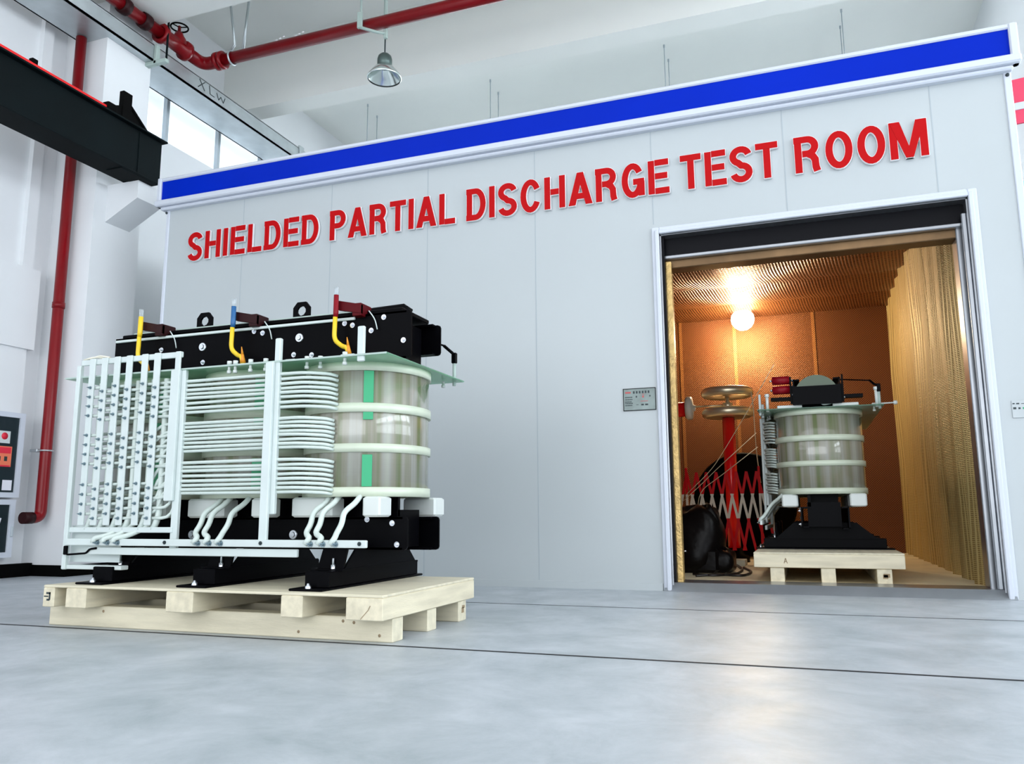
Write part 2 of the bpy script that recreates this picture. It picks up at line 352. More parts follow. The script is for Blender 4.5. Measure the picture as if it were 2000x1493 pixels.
struct('trim_4', MB().box(-7.6, 9, -0.35, 0.37, 6.3, 7.3), 'ceiling')
struct('trim_5', MB().box(-7.6, 9, 2.40, 2.72, 6.3, 7.3), 'ceiling')
struct('trim_6', MB().box(-7.6, 9, 6.6, 7.0, 6.3, 7.3), 'ceiling')

# ------------------------------------------------------------------ the shielded booth
DX0, DX1, DZ = -1.015, 1.230, 2.852
b = MB()
b.box(FX0+0.05, DX0, 0, 0.10, 0, 3.9); b.box(DX1, FX1-0.02, 0, 0.10, 0, 3.9); b.box(DX0, DX1, 0, 0.10, DZ, 3.9)
b.box(FX0+0.05, FX0+0.15, 0.10, 5.9, 0, 3.9); b.box(FX1-0.12, FX1-0.02, 0.10, 5.9, 0, 3.9); b.box(FX0+0.05, FX1-0.02, 5.9, 6.0, 0, 3.9)
b.box(FX0+0.05, FX1-0.02, 0.10, 5.9, 3.75, 3.85)
struct('wall_front', b, 'panel')
g = MB()
for x in (-5.19, -4.16, -3.13, -2.09, -1.06, -0.01, 1.05):
    z0 = 0.06 if (x < DX0 or x > DX1) else DZ+0.06
    if x == -1.06: z0 = 2.95
    g.box(x-0.004, x+0.004, -0.0015, 0.001, z0, 3.80)
struct('trim_7', g, 'groove')
struct('baseboard_front', MB().box(FX0+0.05, -1.085, -0.018, 0, 0, 0.055).box(1.285, FX1-0.02, -0.018, 0, 0, 0.055), 'panel')
struct('trim_8', MB().bbox(FX0+0.045, FX0+0.085, -0.012, 0.1, 0.0, 3.80, 0.006).bbox(FX1-0.06, FX1-0.01, -0.012, 0.1, 0, 3.80, 0.006), 'trimwhite')
# fascia with the blue band
fa = thing('fascia_sign_band', 'long blue fascia band in a white frame along the top of the booth', 'sign band', (-2.3, 0, 3.8))
def loc_mb(mb, l): mb.v = [(v[0]-l[0], v[1]-l[1], v[2]-l[2]) for v in mb.v]; return mb
L0 = (-2.3, 0, 3.8)
f = MB().bbox(FX0-0.05, FX1+0.05, -0.10, 0.0, 3.80, 3.865, 0.012).bbox(FX0-0.05, FX1+0.05, -0.06, 0.0, 4.085, 4.125, 0.01)
f.bbox(FX0-0.05, FX0, -0.07, 0.0, 3.80, 4.125, 0.01).bbox(FX1-0.01, FX1+0.05, -0.07, 0.0, 3.80, 4.125, 0.01).bbox(FX0, FX1, -0.06, 0.1, 3.765, 3.80, 0.01)
loc_mb(f, L0).build('frame', 'trimwhite', fa)
loc_mb(MB().box(FX0, FX1-0.01, -0.045, 0.06, 3.865, 4.085), L0).build('blue_panel', 'blue', fa)
for x in (-6.17, 1.565):
    s_ = loc_mb(MB().lathe([(0.0, -0.012), (0.012, -0.012), (0.014, 0.0)], (x, -0.01, 3.745), 10, 'y'), L0).build('screw', 'ink', fa)

# door casing, stainless reveal, threshold
cs = MB()
def casing(mb, x0, x1, z1, w_, y0, y1):
    mb.bbox(x0-w_, x0, y0, y1, 0, z1+w_, 0.006); mb.bbox(x1, x1+w_, y0, y1, 0, z1+w_, 0.006); mb.bbox(x0, x1, y0, y1, z1, z1+w_, 0.006)
casing(cs, DX0, DX1, DZ, 0.062, -0.022, 0.0)
casing(cs, DX0, DX1, DZ, 0.034, -0.042, -0.005)
struct('door_1', cs, 'trimwhite')
rv = MB()
rv.box(DX0-0.005, DX0+0.012, 0.0, 0.30, 0, DZ); rv.box(DX1-0.012, DX1+0.005, 0.0, 0.30, 0, DZ); rv.box(DX0, DX1, 0.0, 0.12, DZ-0.008, DZ+0.005)
rv.bbox(DX1-0.045, DX1-0.012, 0.03, 0.06, 0.06, DZ-0.1, 0.006); rv.bbox(DX1-0.075, DX1-0.012, 0.12, 0.30, 0.05, 2.72, 0.006)
struct('trim_9', rv, 'steel')
struct('trim_10', MB().bbox(DX0, DX1, 0.10, 0.17, 2.69, DZ, 0.006).box(DX0, DX0+0.03, 0.03, 0.06, 0.06, DZ), 'darksteel')
struct('trim_11', MB().bbox(DX0+0.01, DX1-0.01, 0.075, 0.13, 2.665, 2.695, 0.006), 'steel')
struct('trim_15', MB().bbox(DX0+0.01, DX1-0.01, 0.14, 0.30, 2.60, 2.70, 0.006), 'bronze')
struct('trim_12', MB().bbox(DX0+0.03, DX0+0.075, 0.07, 0.11, 0.06, 2.64, 0.004).bbox(DX0+0.012, DX0+0.055, 0.2, 0.3, 0.05, 2.64, 0.004), 'brass')
th = MB().prism([(-0.05, 0.0), (0.02, 0.062), (0.32, 0.062), (0.32, 0.0)], DX0-0.055, DX1+0.05, 'x')
struct('trim_13', th, 'steel')

# shielded room lining
RX0, RX1, RY0, RY1, RZ = -2.7, 1.20, 0.30, 5.42, 3.40
struct('wall_test_room_back', MB().box(RX0, RX1, RY1, RY1+0.1, 0, RZ), 'mesh_back_dim')
seams = MB()
for x in (-1.62, -0.85, 0.22): seams.box(x-0.022, x+0.022, RY1-0.008, RY1, 0.05, RZ)
struct('trim_14', seams, 'mesh_seam')
# right side wall hangs in slight vertical waves of mesh
n = 60; vs = []; fs = []
for i in range(n+1):
    y = RY0-0.02+(RY1-RY0+0.02)*i/n; x = RX1-0.02+0.022*math.sin(i*1.1)+0.012*math.sin(i*2.7)
    for z in (0.04, 1.2, 2.4, RZ): vs.append((x+0.008*math.sin(z*3+i), y, z))
for i in range(n):
    for k in range(3): fs.append((i*4+k, (i+1)*4+k, (i+1)*4+k+1, i*4+k+1))
mb = MB(); mb.add(vs, fs, True); mb.box(RX1+0.03, RX1+0.1, RY0, RY1, 0, RZ)
struct('wall_test_room_right', mb, 'mesh_side_lit')
struct('wall_test_room_left', MB().box(RX0-0.1, RX0, RY0-0.15, RY1, 0, RZ), 'mesh_back_dim')
struct('wall_test_room_front', MB().box(RX0, DX0-0.01, 0.14, 0.22, 0, RZ).box(DX0-0.01, DX1, 0.14, 0.22, 2.86, RZ), 'mesh_back_dim')
# ceiling mesh sags between seams that run across
vs = []; fs = []; ny = 64
for i in range(ny+1):
    y = 0.15+(RY1-0.15)*i/ny; ph = (y % 0.95)/0.95
    z = RZ-0.05*math.sin(math.pi*ph)
    for k in range(14):
        x = RX0+(RX1+0.05-RX0)*k/13; vs.append((x, y, z+0.008*math.sin(k*2.1+i*0.7)))
for i in range(ny):
    for k in range(13): fs.append((i*14+k, i*14+k+1, (i+1)*14+k+1, (i+1)*14+k))
mb = MB(); mb.add(vs, fs, True); mb.box(RX0, RX1+0.1, 0.15, RY1+0.1, RZ+0.02, RZ+0.1)
struct('ceiling_test_room', mb, 'mesh_ceil')
struct('floor_test_room', MB().box(RX0, RX1+0.04, 0.32, RY1, 0.0, 0.05), 'roomfloor')

# ------------------------------------------------------------------ lettering
def letter_paths(ch):
    """list of ('s', path, closed) strokes and ('p', polygon) solids in a cell of height 1; returns (items, width)"""
    t = 0.172; h = t/2
    def S(*pts): return ('s', list(pts), False)
    if ch == 'I': return [S((h, 0), (h, 1))], t
    if ch == 'H': return [S((h, 0), (h, 1)), S((.56-h, 0), (.56-h, 1)), S((t, .52), (.56-t, .52))], .56
    if ch == 'E': return [S((h, 0), (h, 1)), S((t, 1-h*.9), (.50, 1-h*.9)), S((t, .52), (.47, .52)), S((t, h*.9), (.51, h*.9))], .51
    if ch == 'L': return [S((h, 0), (h, 1)), S((t, h*.9), (.48, h*.9))], .48
    if ch == 'T': return [S((.25, 0), (.25, 1-t)), S((0, 1-h*.9), (.50, 1-h*.9))], .50
    if ch == 'D': return [S((h, t*.5), (h, 1-t*.5)), ('s', [(0, 1-h*.9), (.24, 1-h*.9)]+arc(.26, .5, .29-h, .5-h*.9, 88, -88, 14)+[(.24, h*.9), (0, h*.9)], False)], .55
    if ch == 'P': return [S((h, 0), (h, 1-t*.5)), ('s', [(0, 1-h*.9), (.26, 1-h*.9)]+arc(.28, .70, .25-h, .30-h*.9, 88, -88, 12)+[(.26, .40+h*.9), (t, .40+h*.9)], False)], .53
    if ch == 'R': return [S((h, 0), (h, 1-t*.5)), ('s', [(0, 1-h*.9), (.26, 1-h*.9)]+arc(.28, .72, .25-h, .28-h*.9, 88, -88, 12)+[(.26, .44+h*.9), (t, .44+h*.9)], False),
                          ('s', [(.30, .50)]+[(.39, .43), (.435, .33), (.445, .12), (.47, 0)], False)], .57
    if ch == 'A': return [('p', [(0, 0), (.175, 0), (.385, 1), (.225, 1)]), ('p', [(.61, 0), (.435, 0), (.225, 1), (.385, 1)]), S((.12, .27), (.49, .27))], .61
    if ch == 'O': return [('s', arc(.29, .5, .29-h, .51-h*.9, 0, 360, 28)[:-1], True)], .58
    if ch == 'C': return [('s', arc(.28, .5, .28-h, .51-h*.9, 28, 332, 24), False)], .56
    if ch == 'G': return [('s', arc(.28, .5, .28-h, .51-h*.9, 32, 345, 24), False), S((.29, .45), (.56, .45)), S((.56-h*.8, 0.02), (.56-h*.8, .45))], .57
    if ch == 'S': return [('s', arc(.265, .735, .265-h, .275-h*.9, 12, 265, 16)[:-1]+arc(.265, .265, .265-h, .275-h*.9, 88, -168, 16), False)], .53
    if ch == 'M': return [S((h*.9, 0), (h*.9, 1)), S((.745-h*.9, 0), (.745-h*.9, 1)), ('p', [(.02, 1), (.215, 1), (.445, 0), (.30, 0)]), ('p', [(.725, 1), (.53, 1), (.30, 0), (.445, 0)])], .745
sign = thing('sign_lettering', 'raised red capital letters with white edges across the booth front', 'sign', (-2.4, 0, 3.18))
CAPH = 0.292
def draw_letter(ch, x, z, sx, sz):
    for name, grow, y0, y1, m in (('letter', 0.0, -0.034, -0.014, 'red_letter'), ('white_edge', 0.03, -0.030, -0.006, 'white_edge')):
        mb = MB(); items, wd = letter_paths(ch)
        for it in items:
            k = 0.0007*items.index(it)
            if it[0] == 's':
                P = [(p[0]*sx, p[1]*sz) for p in it[1]]
                if not it[2] and grow:
                    for a, bb in ((0, 1), (-1, -2)):
                        d = Vector(P[a])-Vector(P[bb]); d.normalize(); P[a] = (P[a][0]+d.x*grow*CAPH*.45, P[a][1]+d.y*grow*CAPH*.45)
                mb.strip(P, (0.172*CAPH*1.04+grow*CAPH*0.9), y0-k, y1-k, it[2])
            else:
                cx = sum(p[0] for p in it[1])/4; cz = sum(p[1] for p in it[1])/4; e = 1+grow*1.6
                P = [((cx+(p[0]-cx)*(1+grow*2.6))*sx, (cz+(p[1]-cz)*(1+grow))*sz) for p in it[1]]; mb.prism(P, y0-k, y1-k)
        o = mb.build(name, m, sign if name == 'letter' else last, (x+2.4, 0, z-3.18) if name == 'letter' else (0, 0, 0))
        if name == 'letter': last = o
words = [('SHIELDED', -5.85, -4.275), ('PARTIAL', -4.155, -2.84), ('DISCHARGE', -2.73, -0.912), ('TEST', -0.82, -0.055), ('ROOM', 0.065, 1.008)]
for wd, xa, xb in words:
    ws = [letter_paths(ch)[1] for ch in wd]; gap = 0.075
    s = (xb-xa)/(sum(ws)+gap*(len(ws)-1)); x = xa
    for ch, w_ in zip(wd, ws):
        draw_letter(ch, x, 3.176+0.034*(x+5.85)/6.85, s, CAPH); x += (w_+gap)*s

# nameplate beside the door, small notice at the right
def plate(name, label, x0, x1, z0, z1, m, marks, cat='nameplate'):
    t = thing(name, label, cat, (x0, -0.001, z0))
    W_, H_ = x1-x0, z1-z0
    MB().bbox(0, W_, -0.006, 0, 0, H_, 0.003).build('backing_plate', m, t)
    for mm, rects in marks.items():
        if name == 'notice_label' and mm == 'ink':
            for (u0, u1, v0, v1) in rects: MB().box(u0*W_, u1*W_, -0.0075, -0.0055, v0*H_, v1*H_).build('printed_symbol', mm, t)
            continue
        mb = MB()
        for (u0, u1, v0, v1) in rects: mb.box(u0*W_, u1*W_, -0.0075, -0.0055, v0*H_, v1*H_)
        mb.build({'ink': 'printed_text', 'redink': 'red_emblem', 'trimwhite': 'white_area', 'darksteel': 'dark_edge', 'green': 'green_symbol'}.get(mm, 'print'), mm, t)
    return t
ic = [(0.31+0.09*i, 0.36+0.09*i, 0.76, 0.87) for i in range(6)]
rnd = random.Random(3)
tx = []
for v in (0.60, 0.50, 0.40, 0.33, 0.24):
    u = 0.06
    while u < 0.27:
        d = rnd.uniform(0.01, 0.03); tx.append((u, u+d, v-0.02, v+0.025)); u += d+0.008
tx += [(0.55, 0.63, 0.22, 0.29), (0.67, 0.76, 0.22, 0.29), (0.39, 0.43, 0.58, 0.66), (0.80, 0.84, 0.6, 0.66), (0.40, 0.47, 0.25, 0.27)]
plate('nameplate', 'small silver rating plate with dark print left of the booth doorway', -1.355, -1.09, 1.405, 1.587, 'plate',
      {'ink': ic+tx, 'redink': [(0.07, 0.24, 0.78, 0.85), (0.59, 0.64, 0.57, 0.66), (0.53, 0.76, 0.40, 0.42), (0.58, 0.66, 0.71, 0.73)], 'darksteel': [(0, 1, 0.97, 1), (0, 1, 0, 0.03), (0, 0.02, 0, 1), (0.98, 1, 0, 1)]})
plate('notice_label', 'small pale printed notice right of the booth doorway', 1.37, 1.50, 1.225, 1.345, 'panel',
      {'ink': [(0.05, 0.15, 0.80, 0.86), (0.22, 0.36, 0.79, 0.86), (0.45, 0.9, 0.8, 0.83), (0.06, 0.20, 0.50, 0.62), (0.30, 0.40, 0.50, 0.60)], 'green': [(0.5, 0.6, 0.5, 0.6)]}, 'notice')

# ------------------------------------------------------------------ wooden pallets
def make_pallet(label, loc, rz, mark):
    """local frame: x along 2.19 m, y depth 1.19 m, z=0 at the floor"""
    t = thing('wooden_pallet', label, 'pallet', loc, rz)
    X0, X1 = -1.01, 1.08; Y0, Y1 = -0.475, 0.615
    for y in (-0.355, 0.02, 0.415):
        MB().bbox(-1.09, X1-0.01, y, y+0.105, 0.0, 0.112, 0.004).build('bottom_runner', 'wood', t)
    for (a, b_) in ((X0, X0+0.08), (-0.847, -0.705), (-0.17, 0.0), (0.525, 0.647), (0.885, X1)):
        MB().bbox(a, b_, Y0, Y1, 0.112, 0.215, 0.004).build('cross_beam', 'woody', t)
    MB().bbox(X0, X1, Y0, Y1, 0.215, 0.228, 0.003).build('deck_board', 'wood', t)
    return t
p1 = make_pallet('pale wooden pallet on the hall floor under the large front transformer', (-2.94, -2.545, 0), 0, None)
ink = MB()
ink.box(-0.985, -0.955, -0.477, -0.4745, 0.180, 0.190).box(-0.965, -0.955, -0.477, -0.4745, 0.150, 0.190).box(-0.98, -0.96, -0.477, -0.4745, 0.145, 0.155).box(-1.0, -0.97, -0.477, -0.4745, 0.165, 0.171)
ink.build('ink_mark', 'ink', p1)
MB().box(1.069, 1.072, 0.455, 0.485, 0.045, 0.075).box(1.069, 1.072, 0.462, 0.495, 0.070, 0.085).build('ink_mark', 'wooddark', p1)
ck = MB(); ck.strip([(0.965, 0.118), (1.005, 0.160), (1.015, 0.180)], 0.003, -0.4765, -0.474); ck.build('crack', 'wooddark', p1)
for (x, z) in ((-0.70, 0.085), (0.55, 0.03), (0.80, 0.09), (0.86, 0.085), (1.0, 0.03)):
    MB().lathe([(0, -0.357), (0.007, -0.3565), (0.008, -0.355)], (x, 0, z), 8, 'y').build('knot', 'wooddark', p1)

# ------------------------------------------------------------------ the transformers
PH = (-0.69, 0.0, 0.69)
def se(a, b_, n=48, e=2.12):
    out = []
    for k in range(n):
        t = 2*math.pi*k/n; c_, s_ = math.cos(t), math.sin(t)
        out.append((a*math.copysign(abs(c_)**(2/e), c_), b_*math.copysign(abs(s_)**(2/e), s_)))
    return out
def se_tube(mb, a, b_, z0, z1, wall=0.03, n=48, bulge=0.0):
    o_ = se(a, b_, n); i_ = se(a-wall, b_-wall, n); N = n
    vs = [(x, y, z0) for x, y in o_]+[(x, y, z1) for x, y in o_]+[(x, y, z1) for x, y in i_]+[(x, y, z0) for x, y in i_]
    for (k0, sm) in ((0, True), (1, False), (2, True), (3, False)):
        fs = [(k0*N+i, k0*N+(i+1) % N, ((k0+1) % 4)*N+(i+1) % N, ((k0+1) % 4)*N+i) for i in range(N)]
        base = len(mb.v) if k0 == 0 else base
        if k0 == 0: mb.add(vs, fs, sm)
        else: mb.f += [tuple(i+base for i in f_) for f_ in fs]; mb.smooth += [sm]*len(fs)
    return mb
def hexbolt(r=0.012, L=0.02):
    """bolt pointing to -y: washer, hexagonal nut, thread end"""
    mb = MB(); mb.lathe([(0, -0.003), (r*1.7, -0.003), (r*1.7, 0)], n=14, axis='y', sm=False)
    mb.lathe([(r, -0.003), (r, -0.003-L*0.45), (0, -0.003-L*0.45)], n=6, axis='y', sm=False)
    mb.lathe([(r*0.5, -0.003-L*0.4), (r*0.5, -L), (0, -L)], n=8, axis='y', sm=False); return mb

def make_transformer(label, loc, rz, second=False):
    T = thing('transformer', label, 'transformer', loc, rz)
    Z = lambda z: z-0.228          # photo heights are above the hall floor, the transformer stands at 0.24
    # core
    c_ = MB()
    for x in PH: c_.box(x-0.10, x+0.10, -0.12, 0.12, Z(0.44), Z(1.57 if second else 1.66))
    c_.box(-0.95, 0.95, -0.13, 0.13, Z(0.42), Z(0.62)); c_.box(-0.95, 0.95, -0.13, 0.13, Z(1.43), Z(1.57 if second else 1.66))
    c_.build('core', 'black', T)
    def channel(x0, x1, yf, s, z0, z1):
        mb = MB(); r = 0.018
        poly = [(x0, z0), (x1-r, z0), (x1-r*0.3, z0+r*0.3), (x1, z0+r), (x1, z1-r), (x1-r*0.3, z1-r*0.3), (x1-r, z1), (x0, z1)]
        mb.prism(poly, yf, yf+0.012*s); mb.box(x0, x1-0.03, min(yf, yf+0.055*s), max(yf, yf+0.055*s), z1-0.012, z1-0.001)
        mb.box(x0, x1-0.03, min(yf, yf+0.055*s), max(yf, yf+0.055*s), z0+0.001, z0+0.012); return mb
    channel(-1.03, 1.045, -0.185, 1, Z(1.430), Z(1.655 if second else 1.697)).build('clamp_channel', 'black', T)
    channel(-1.03, 1.05, 0.19, -1, Z(1.508), Z(1.655 if second else 1.69)).build('clamp_channel', 'black', T)
    channel(-0.98, 1.04, -0.185, 1, Z(0.412), Z(0.583)).build('clamp_channel', 'black', T)
    channel(-0.98, 1.05, 0.19, -1, Z(0.398), Z(0.582)).build('clamp_channel', 'black', T)
    MB().box(-0.95, 0.95, -0.125, -0.10, Z(0.585), Z(0.70)).build('yoke_plate', 'black', T)
    # feet
    for x in PH:
        x += 0.0
        ft = MB().bbox(x-0.055, x+0.085, -0.50, 0.47, 0.012, 0.092, 0.004); fo = ft.build('foot_channel', 'black', T)
        MB().bbox(x-0.10, x+0.09, -0.57, 0.53, 0.0, 0.012, 0.003).build('base_plate', 'black', fo)
        MB().prism([(x-0.05, 0.092), (x+0.10, 0.092), (x+0.13, Z(0.45)), (x-0.01, Z(0.45))], -0.40, -0.385).prism([(-0.40, 0.092), (0.40, 0.092), (0.25, Z(0.45)), (-0.25, Z(0.45))], x+0.095, x+0.107, 'x').box(x-0.08, x+0.11, -0.42, 0.42, 0.088, 0.098).build('pedestal_gusset', 'black', fo)
        bo = MB().lathe([(0.012, 0.098), (0.012, 0.118), (0.007, 0.119), (0.006, 0.15), (0, 0.152)], (x+0.05, -0.41, 0), 8).build('anchor_bolt', 'chrome', fo)
        MB().lathe([(0.016, 0.012), (0.015, 0.022), (0.009, 0.027), (0.006, 0.036), (0, 0.036)], (x-0.01, -0.535, 0), 8).build('anchor_bolt', 'chrome', fo)
    # coils
    for i, x in enumerate(PH):
        cm = MB(); se_tube(cm, 0.330, 0.352, Z(0.70), Z(1.38), 0.09)
        co = cm.build('coil', 'winding', T, (x, 0, 0))
        for (z0, z1) in ((0.688, 0.737), (0.919, 0.964), (1.130, 1.178), (1.352, 1.398)):
            b_ = MB(); se_tube(b_, 0.341, 0.363, Z(z0), Z(z1), 0.05); b_.build('resin_band', 'band', co)
        if not second:
            for za, zb_ in ((1.18, 1.35), (1.09, 1.13), (0.74, 0.905)):
                MB().prism([(0.150, -0.318), (0.195, -0.2945), (0.198, -0.301), (0.152, -0.325)], Z(za), Z(zb_), 'z').build('green_spacer', 'green', co)
        for (sx, sy) in ((-1, -1), (1, -1), (-1, 1), (1, 1)):
            xa, xb = (0.12, 0.325) if sx > 0 else (-0.27, -0.02)
            if sy < 0 and sx > 0: xa, xb = 0.16, 0.265
            ya, yb = (-0.33, -0.20) if sy < 0 else (0.20, 0.33)
            MB().bbox(xa, xb, ya, yb, Z(0.583), Z(0.688), 0.01).build('support_block', 'block', co)
    # tap bars: 3 groups of 8 white sleeved bars running left from the right coil to the terminal posts
    rowsg = [(1.333, 1.337, 1.161), (1.056, 1.100, 0.945), (0.7735, 0.881, 0.714)]
    cols = [-0.867, -0.775, -0.682, -0.592, -0.480, -0.390]
    for gi, (zr, zt, zb) in enumerate(rowsg):
        for k in range(8):
            zbar = zt-(zt-zb)*k/7+random.uniform(-0.002, 0.002); odd = k % 2
            zrow = zr-0.0545*(k//2)-(0.026 if odd else 0); xc = cols[4+odd]; yb_ = -0.462+0.008*odd
            pts = [(xc, -0.478, Z(zrow)), (xc+0.07+0.01*k, -0.470, Z(zrow)), (xc+0.135+0.004*k, yb_, Z(zbar)), (-0.2, yb_, Z(zbar+random.uniform(-.003, .003))), (0.36, yb_, Z(zbar+random.uniform(-.003, .003)))]
            xe = (0.632 if gi == 0 else 0.615)+random.uniform(-0.004, 0.004)
            pts += [(xe-0.06, yb_, Z(zbar)), (xe+0.05, -0.40, Z(zbar-0.006)), (xe+0.075, -0.36, Z(zbar-0.014))]
            MB().tube(bez(pts, 3), 0.0092, 7).build('tap_lead', 'white', T)
    # middle-coil stubs: leads that step back to the coil behind the bars, and stubs of the left four columns
    for ci, xc in enumerate(cols[:4]):
        for gi, (zr, zt, zb) in enumerate(rowsg):
            for k in range(4):
                z_ = zr-0.0545*k-(0.026 if ci % 2 else 0)
                pts = [(xc, -0.478, Z(z_)), (xc+0.045, -0.474, Z(z_)), (xc+0.085, -0.44, Z(z_+0.01)), (xc+0.10, -0.34, Z(z_+0.012))]
                MB().tube(bez(pts, 2), 0.0092, 6).build('tap_lead', 'white', T)
    # terminal posts with bolts
    nut = hexbolt(0.0058, 0.024).mesh('bolt', M['boltdark'])
    for ci, xc in enumerate(cols):
        po_ = MB().bbox(xc-0.022, xc+0.022, -0.498, -0.486, Z(0.545), Z(1.505), 0.003).build('terminal_post', 'fibre', T)
        for gi, (zr, zt, zb) in enumerate(rowsg):
            for k in range(4):
                o = bpy.data.objects.new('bolt', nut); COL.objects.link(o); o.parent = po_; o.location = (xc, -0.498, Z(zr-0.0545*k-(0.026 if ci % 2 else 0)))
        MB().tube(bez([(xc+0.045, -0.455, Z(1.36)), (xc+0.045, -0.455, Z(0.60)), (xc+0.02, -0.47, Z(0.52))], 3), 0.018, 8).build('riser_sleeve', 'white', T)
    MB().bbox(-0.965, -0.225, -0.486, -0.472, Z(1.470), Z(1.503), 0.003).bbox(-0.262, -0.225, -0.498, -0.486, Z(1.392), Z(1.503), 0.003).build('terminal_rail', 'fibre', T)
    MB().bbox(-0.965, -0.225, -0.486, -0.472, Z(0.505), Z(0.535), 0.003).build('terminal_rail', 'fibre', T)
    MB().bbox(-0.985, -0.955, -0.498, -0.470, Z(0.30), Z(1.47), 0.004).build('corner_post', 'fibre', T)
    # two uprights carry the bars
    MB().bbox(-0.285, -0.225, -0.50, -0.478, Z(0.675), Z(1.400), 0.004).bbox(-0.245, -0.20, -0.478, -0.452, Z(0.42), Z(1.40), 0.004).build('upright', 'fibre', T)
    MB().bbox(0.345, 0.395, -0.50, -0.478, Z(0.445), Z(1.400), 0.004).bbox(0.385, 0.42, -0.478, -0.452, Z(0.60), Z(1.53), 0.004).build('upright', 'fibre', T)
    MB().bbox(0.885, 0.925, -0.475, -0.455, Z(1.37), Z(1.555), 0.004).build('upright', 'fibre', T)
    # lower rails, feet of the skirt and sheet
    MB().bbox(-0.95, 0.985, -0.515, -0.495, Z(0.435), Z(0.472), 0.003).build('lower_rail', 'fibre', T)
    MB().bbox(-0.80, 0.58, -0.495, -0.475, Z(0.385), Z(0.425), 0.003).build('lower_rail', 'fibre', T)
    if not second:
        MB().box(-0.985, -0.62, -0.440, -0.434, Z(0.34), Z(0.545)).build('insulating_sheet', 'fibre', T)
        MB().bbox(-0.99, -0.56, -0.485, -0.43, Z(0.302), Z(0.325), 0.003).build('skirt_rail', 'fibre', T)
        MB().tube(bez([(-0.955, -0.50, Z(0.425)), (-0.955, -0.50, Z(0.382)), (-0.80, -0.50, Z(0.392)), (-0.78, -0.50, Z(0.415)), (-0.73, -0.50, Z(0.42))], 2), 0.006, 7).build('wire_handle', 'black', T)
        MB().bbox(-0.968, -0.945, -0.507, -0.49, Z(0.382), Z(0.432), 0.003).build('black_clip', 'black', T)
        MB().lathe([(0.022, 0.0), (0.022, 0.062), (0, 0.062)], (-0.90, -0.30, 0), 14).build('support_foot', 'galv', T)
    # phase cables from each coil down to the lower rail
    for x0_, zt_ in zip(PH, (0.52, 0.70, 0.70)):
        for k, dx in enumerate((-0.035, 0.02, 0.145)):
            xs = x0_+dx; xe = x0_-0.03+0.072*k
            if x0_ < -0.5: xs += 0.15; pts = [(xs, -0.40, Z(0.60)), (xs-0.02, -0.45, Z(0.54)), (xe+0.06, -0.49, Z(0.49)), (xe, -0.528, Z(0.475)), (xe-0.005, -0.532, Z(0.45))]
            else: pts = [(xs, -0.31, Z(zt_)), (xs-0.005, -0.36, Z(0.655)), (xs-0.035, -0.42, Z(0.61)), (xs-0.02, -0.46, Z(0.55)), (xs-0.03, -0.49, Z(0.505)), (xe+0.01, -0.52, Z(0.482)), (xe-0.012, -0.53, Z(0.45))]
            MB().tube(bez(pts, 4), 0.0145, 9).build('phase_cable', 'white', T)
            o = hexbolt(0.009, 0.03).build('bolt', 'boltdark', T, (xe+0.012, -0.516, Z(0.452)))
    for x in (-0.24, 0.375, 0.95):
        hexbolt(0.006, 0.012).build('bolt', 'ink', T, (x, -0.516, Z(0.455)))
    # laminate board on top
    bd = MB().bbox(-1.09, 1.06, -0.48, 0.51, Z(1.398), Z(1.408), 0.003).build('laminate_board', 'glass', T)
    MB().box(-1.09, 1.06, -0.4815, -0.4795, Z(1.3985), Z(1.4075)).build('board_edge', 'greenrail', bd)
    for (x, y) in ((0.80, -0.45), (0.22, -0.46), (0.08, -0.46), (0.12, -0.46), (0.62, -0.40), (0.55, -0.42), (0.31, -0.45), (0.95, 0.44)):
        MB().lathe([(0, 0.022), (0.013, 0.022), (0.013, -0.002), (0.008, -0.002), (0.008, -0.03), (0.012, -0.03), (0.012, -0.046), (0, -0.046)], (x, y, Z(1.408)), 10).build('nylon_bolt', 'block', bd)
    MB().bbox(0.78, 0.86, -0.462, -0.425, Z(1.408), Z(1.416), 0.002).bbox(0.44, 0.50, -0.462, -0.43, Z(1.408), Z(1.414), 0.002).build('packing_strip', 'block', bd)
    # right hand bracket with hanging tube
    br = MB().tube([(0.96, 0.42, Z(1.62)), (1.0, 0.45, Z(1.58)), (1.005, 0.48, Z(1.57))], 0.010, 8).bbox(0.99, 1.02, 0.465, 0.495, Z(1.515), Z(1.582), 0.004)
    br.tube([(0.80, 0.20, Z(1.665)), (0.96, 0.42, Z(1.62))], 0.006, 6); br.build('end_bracket', 'black', T)
    MB().tube([(1.005, 0.48, Z(1.52)), (1.005, 0.48, Z(1.375))], 0.011, 10).build('hanging_tube', 'greenrail', T)
    # bolts and studs on the clamps
    for (x, z) in ((-0.35, 1.596), (0.333, 1.597), (-0.35, 0.487), (0.34, 0.489)):
        o = MB().lathe([(0, -0.012), (0.013, -0.012), (0.016, -0.004), (0.024, -0.004), (0.026, 0)], n=18, axis='y', sm=False).build('clamp_bolt', 'chrome', T, (x, -0.186, Z(z)))
    for (x, z) in ((0.02, 1.66), (0.08, 1.645), (0.63, 1.655), (0.68, 1.64), (-0.66, 1.60), (-0.34, 1.50), (0.30, 1.50), (0.80, 1.60), (0.877, 1.669), (1.0, 1.53), (0.42, 1.49), (0.95, 0.55), (0.80, 0.57), (0.98, 0.44)):
        hexbolt(0.009, 0.018).build('clamp_bolt', 'chrome', T, (x, -0.186, Z(z)))
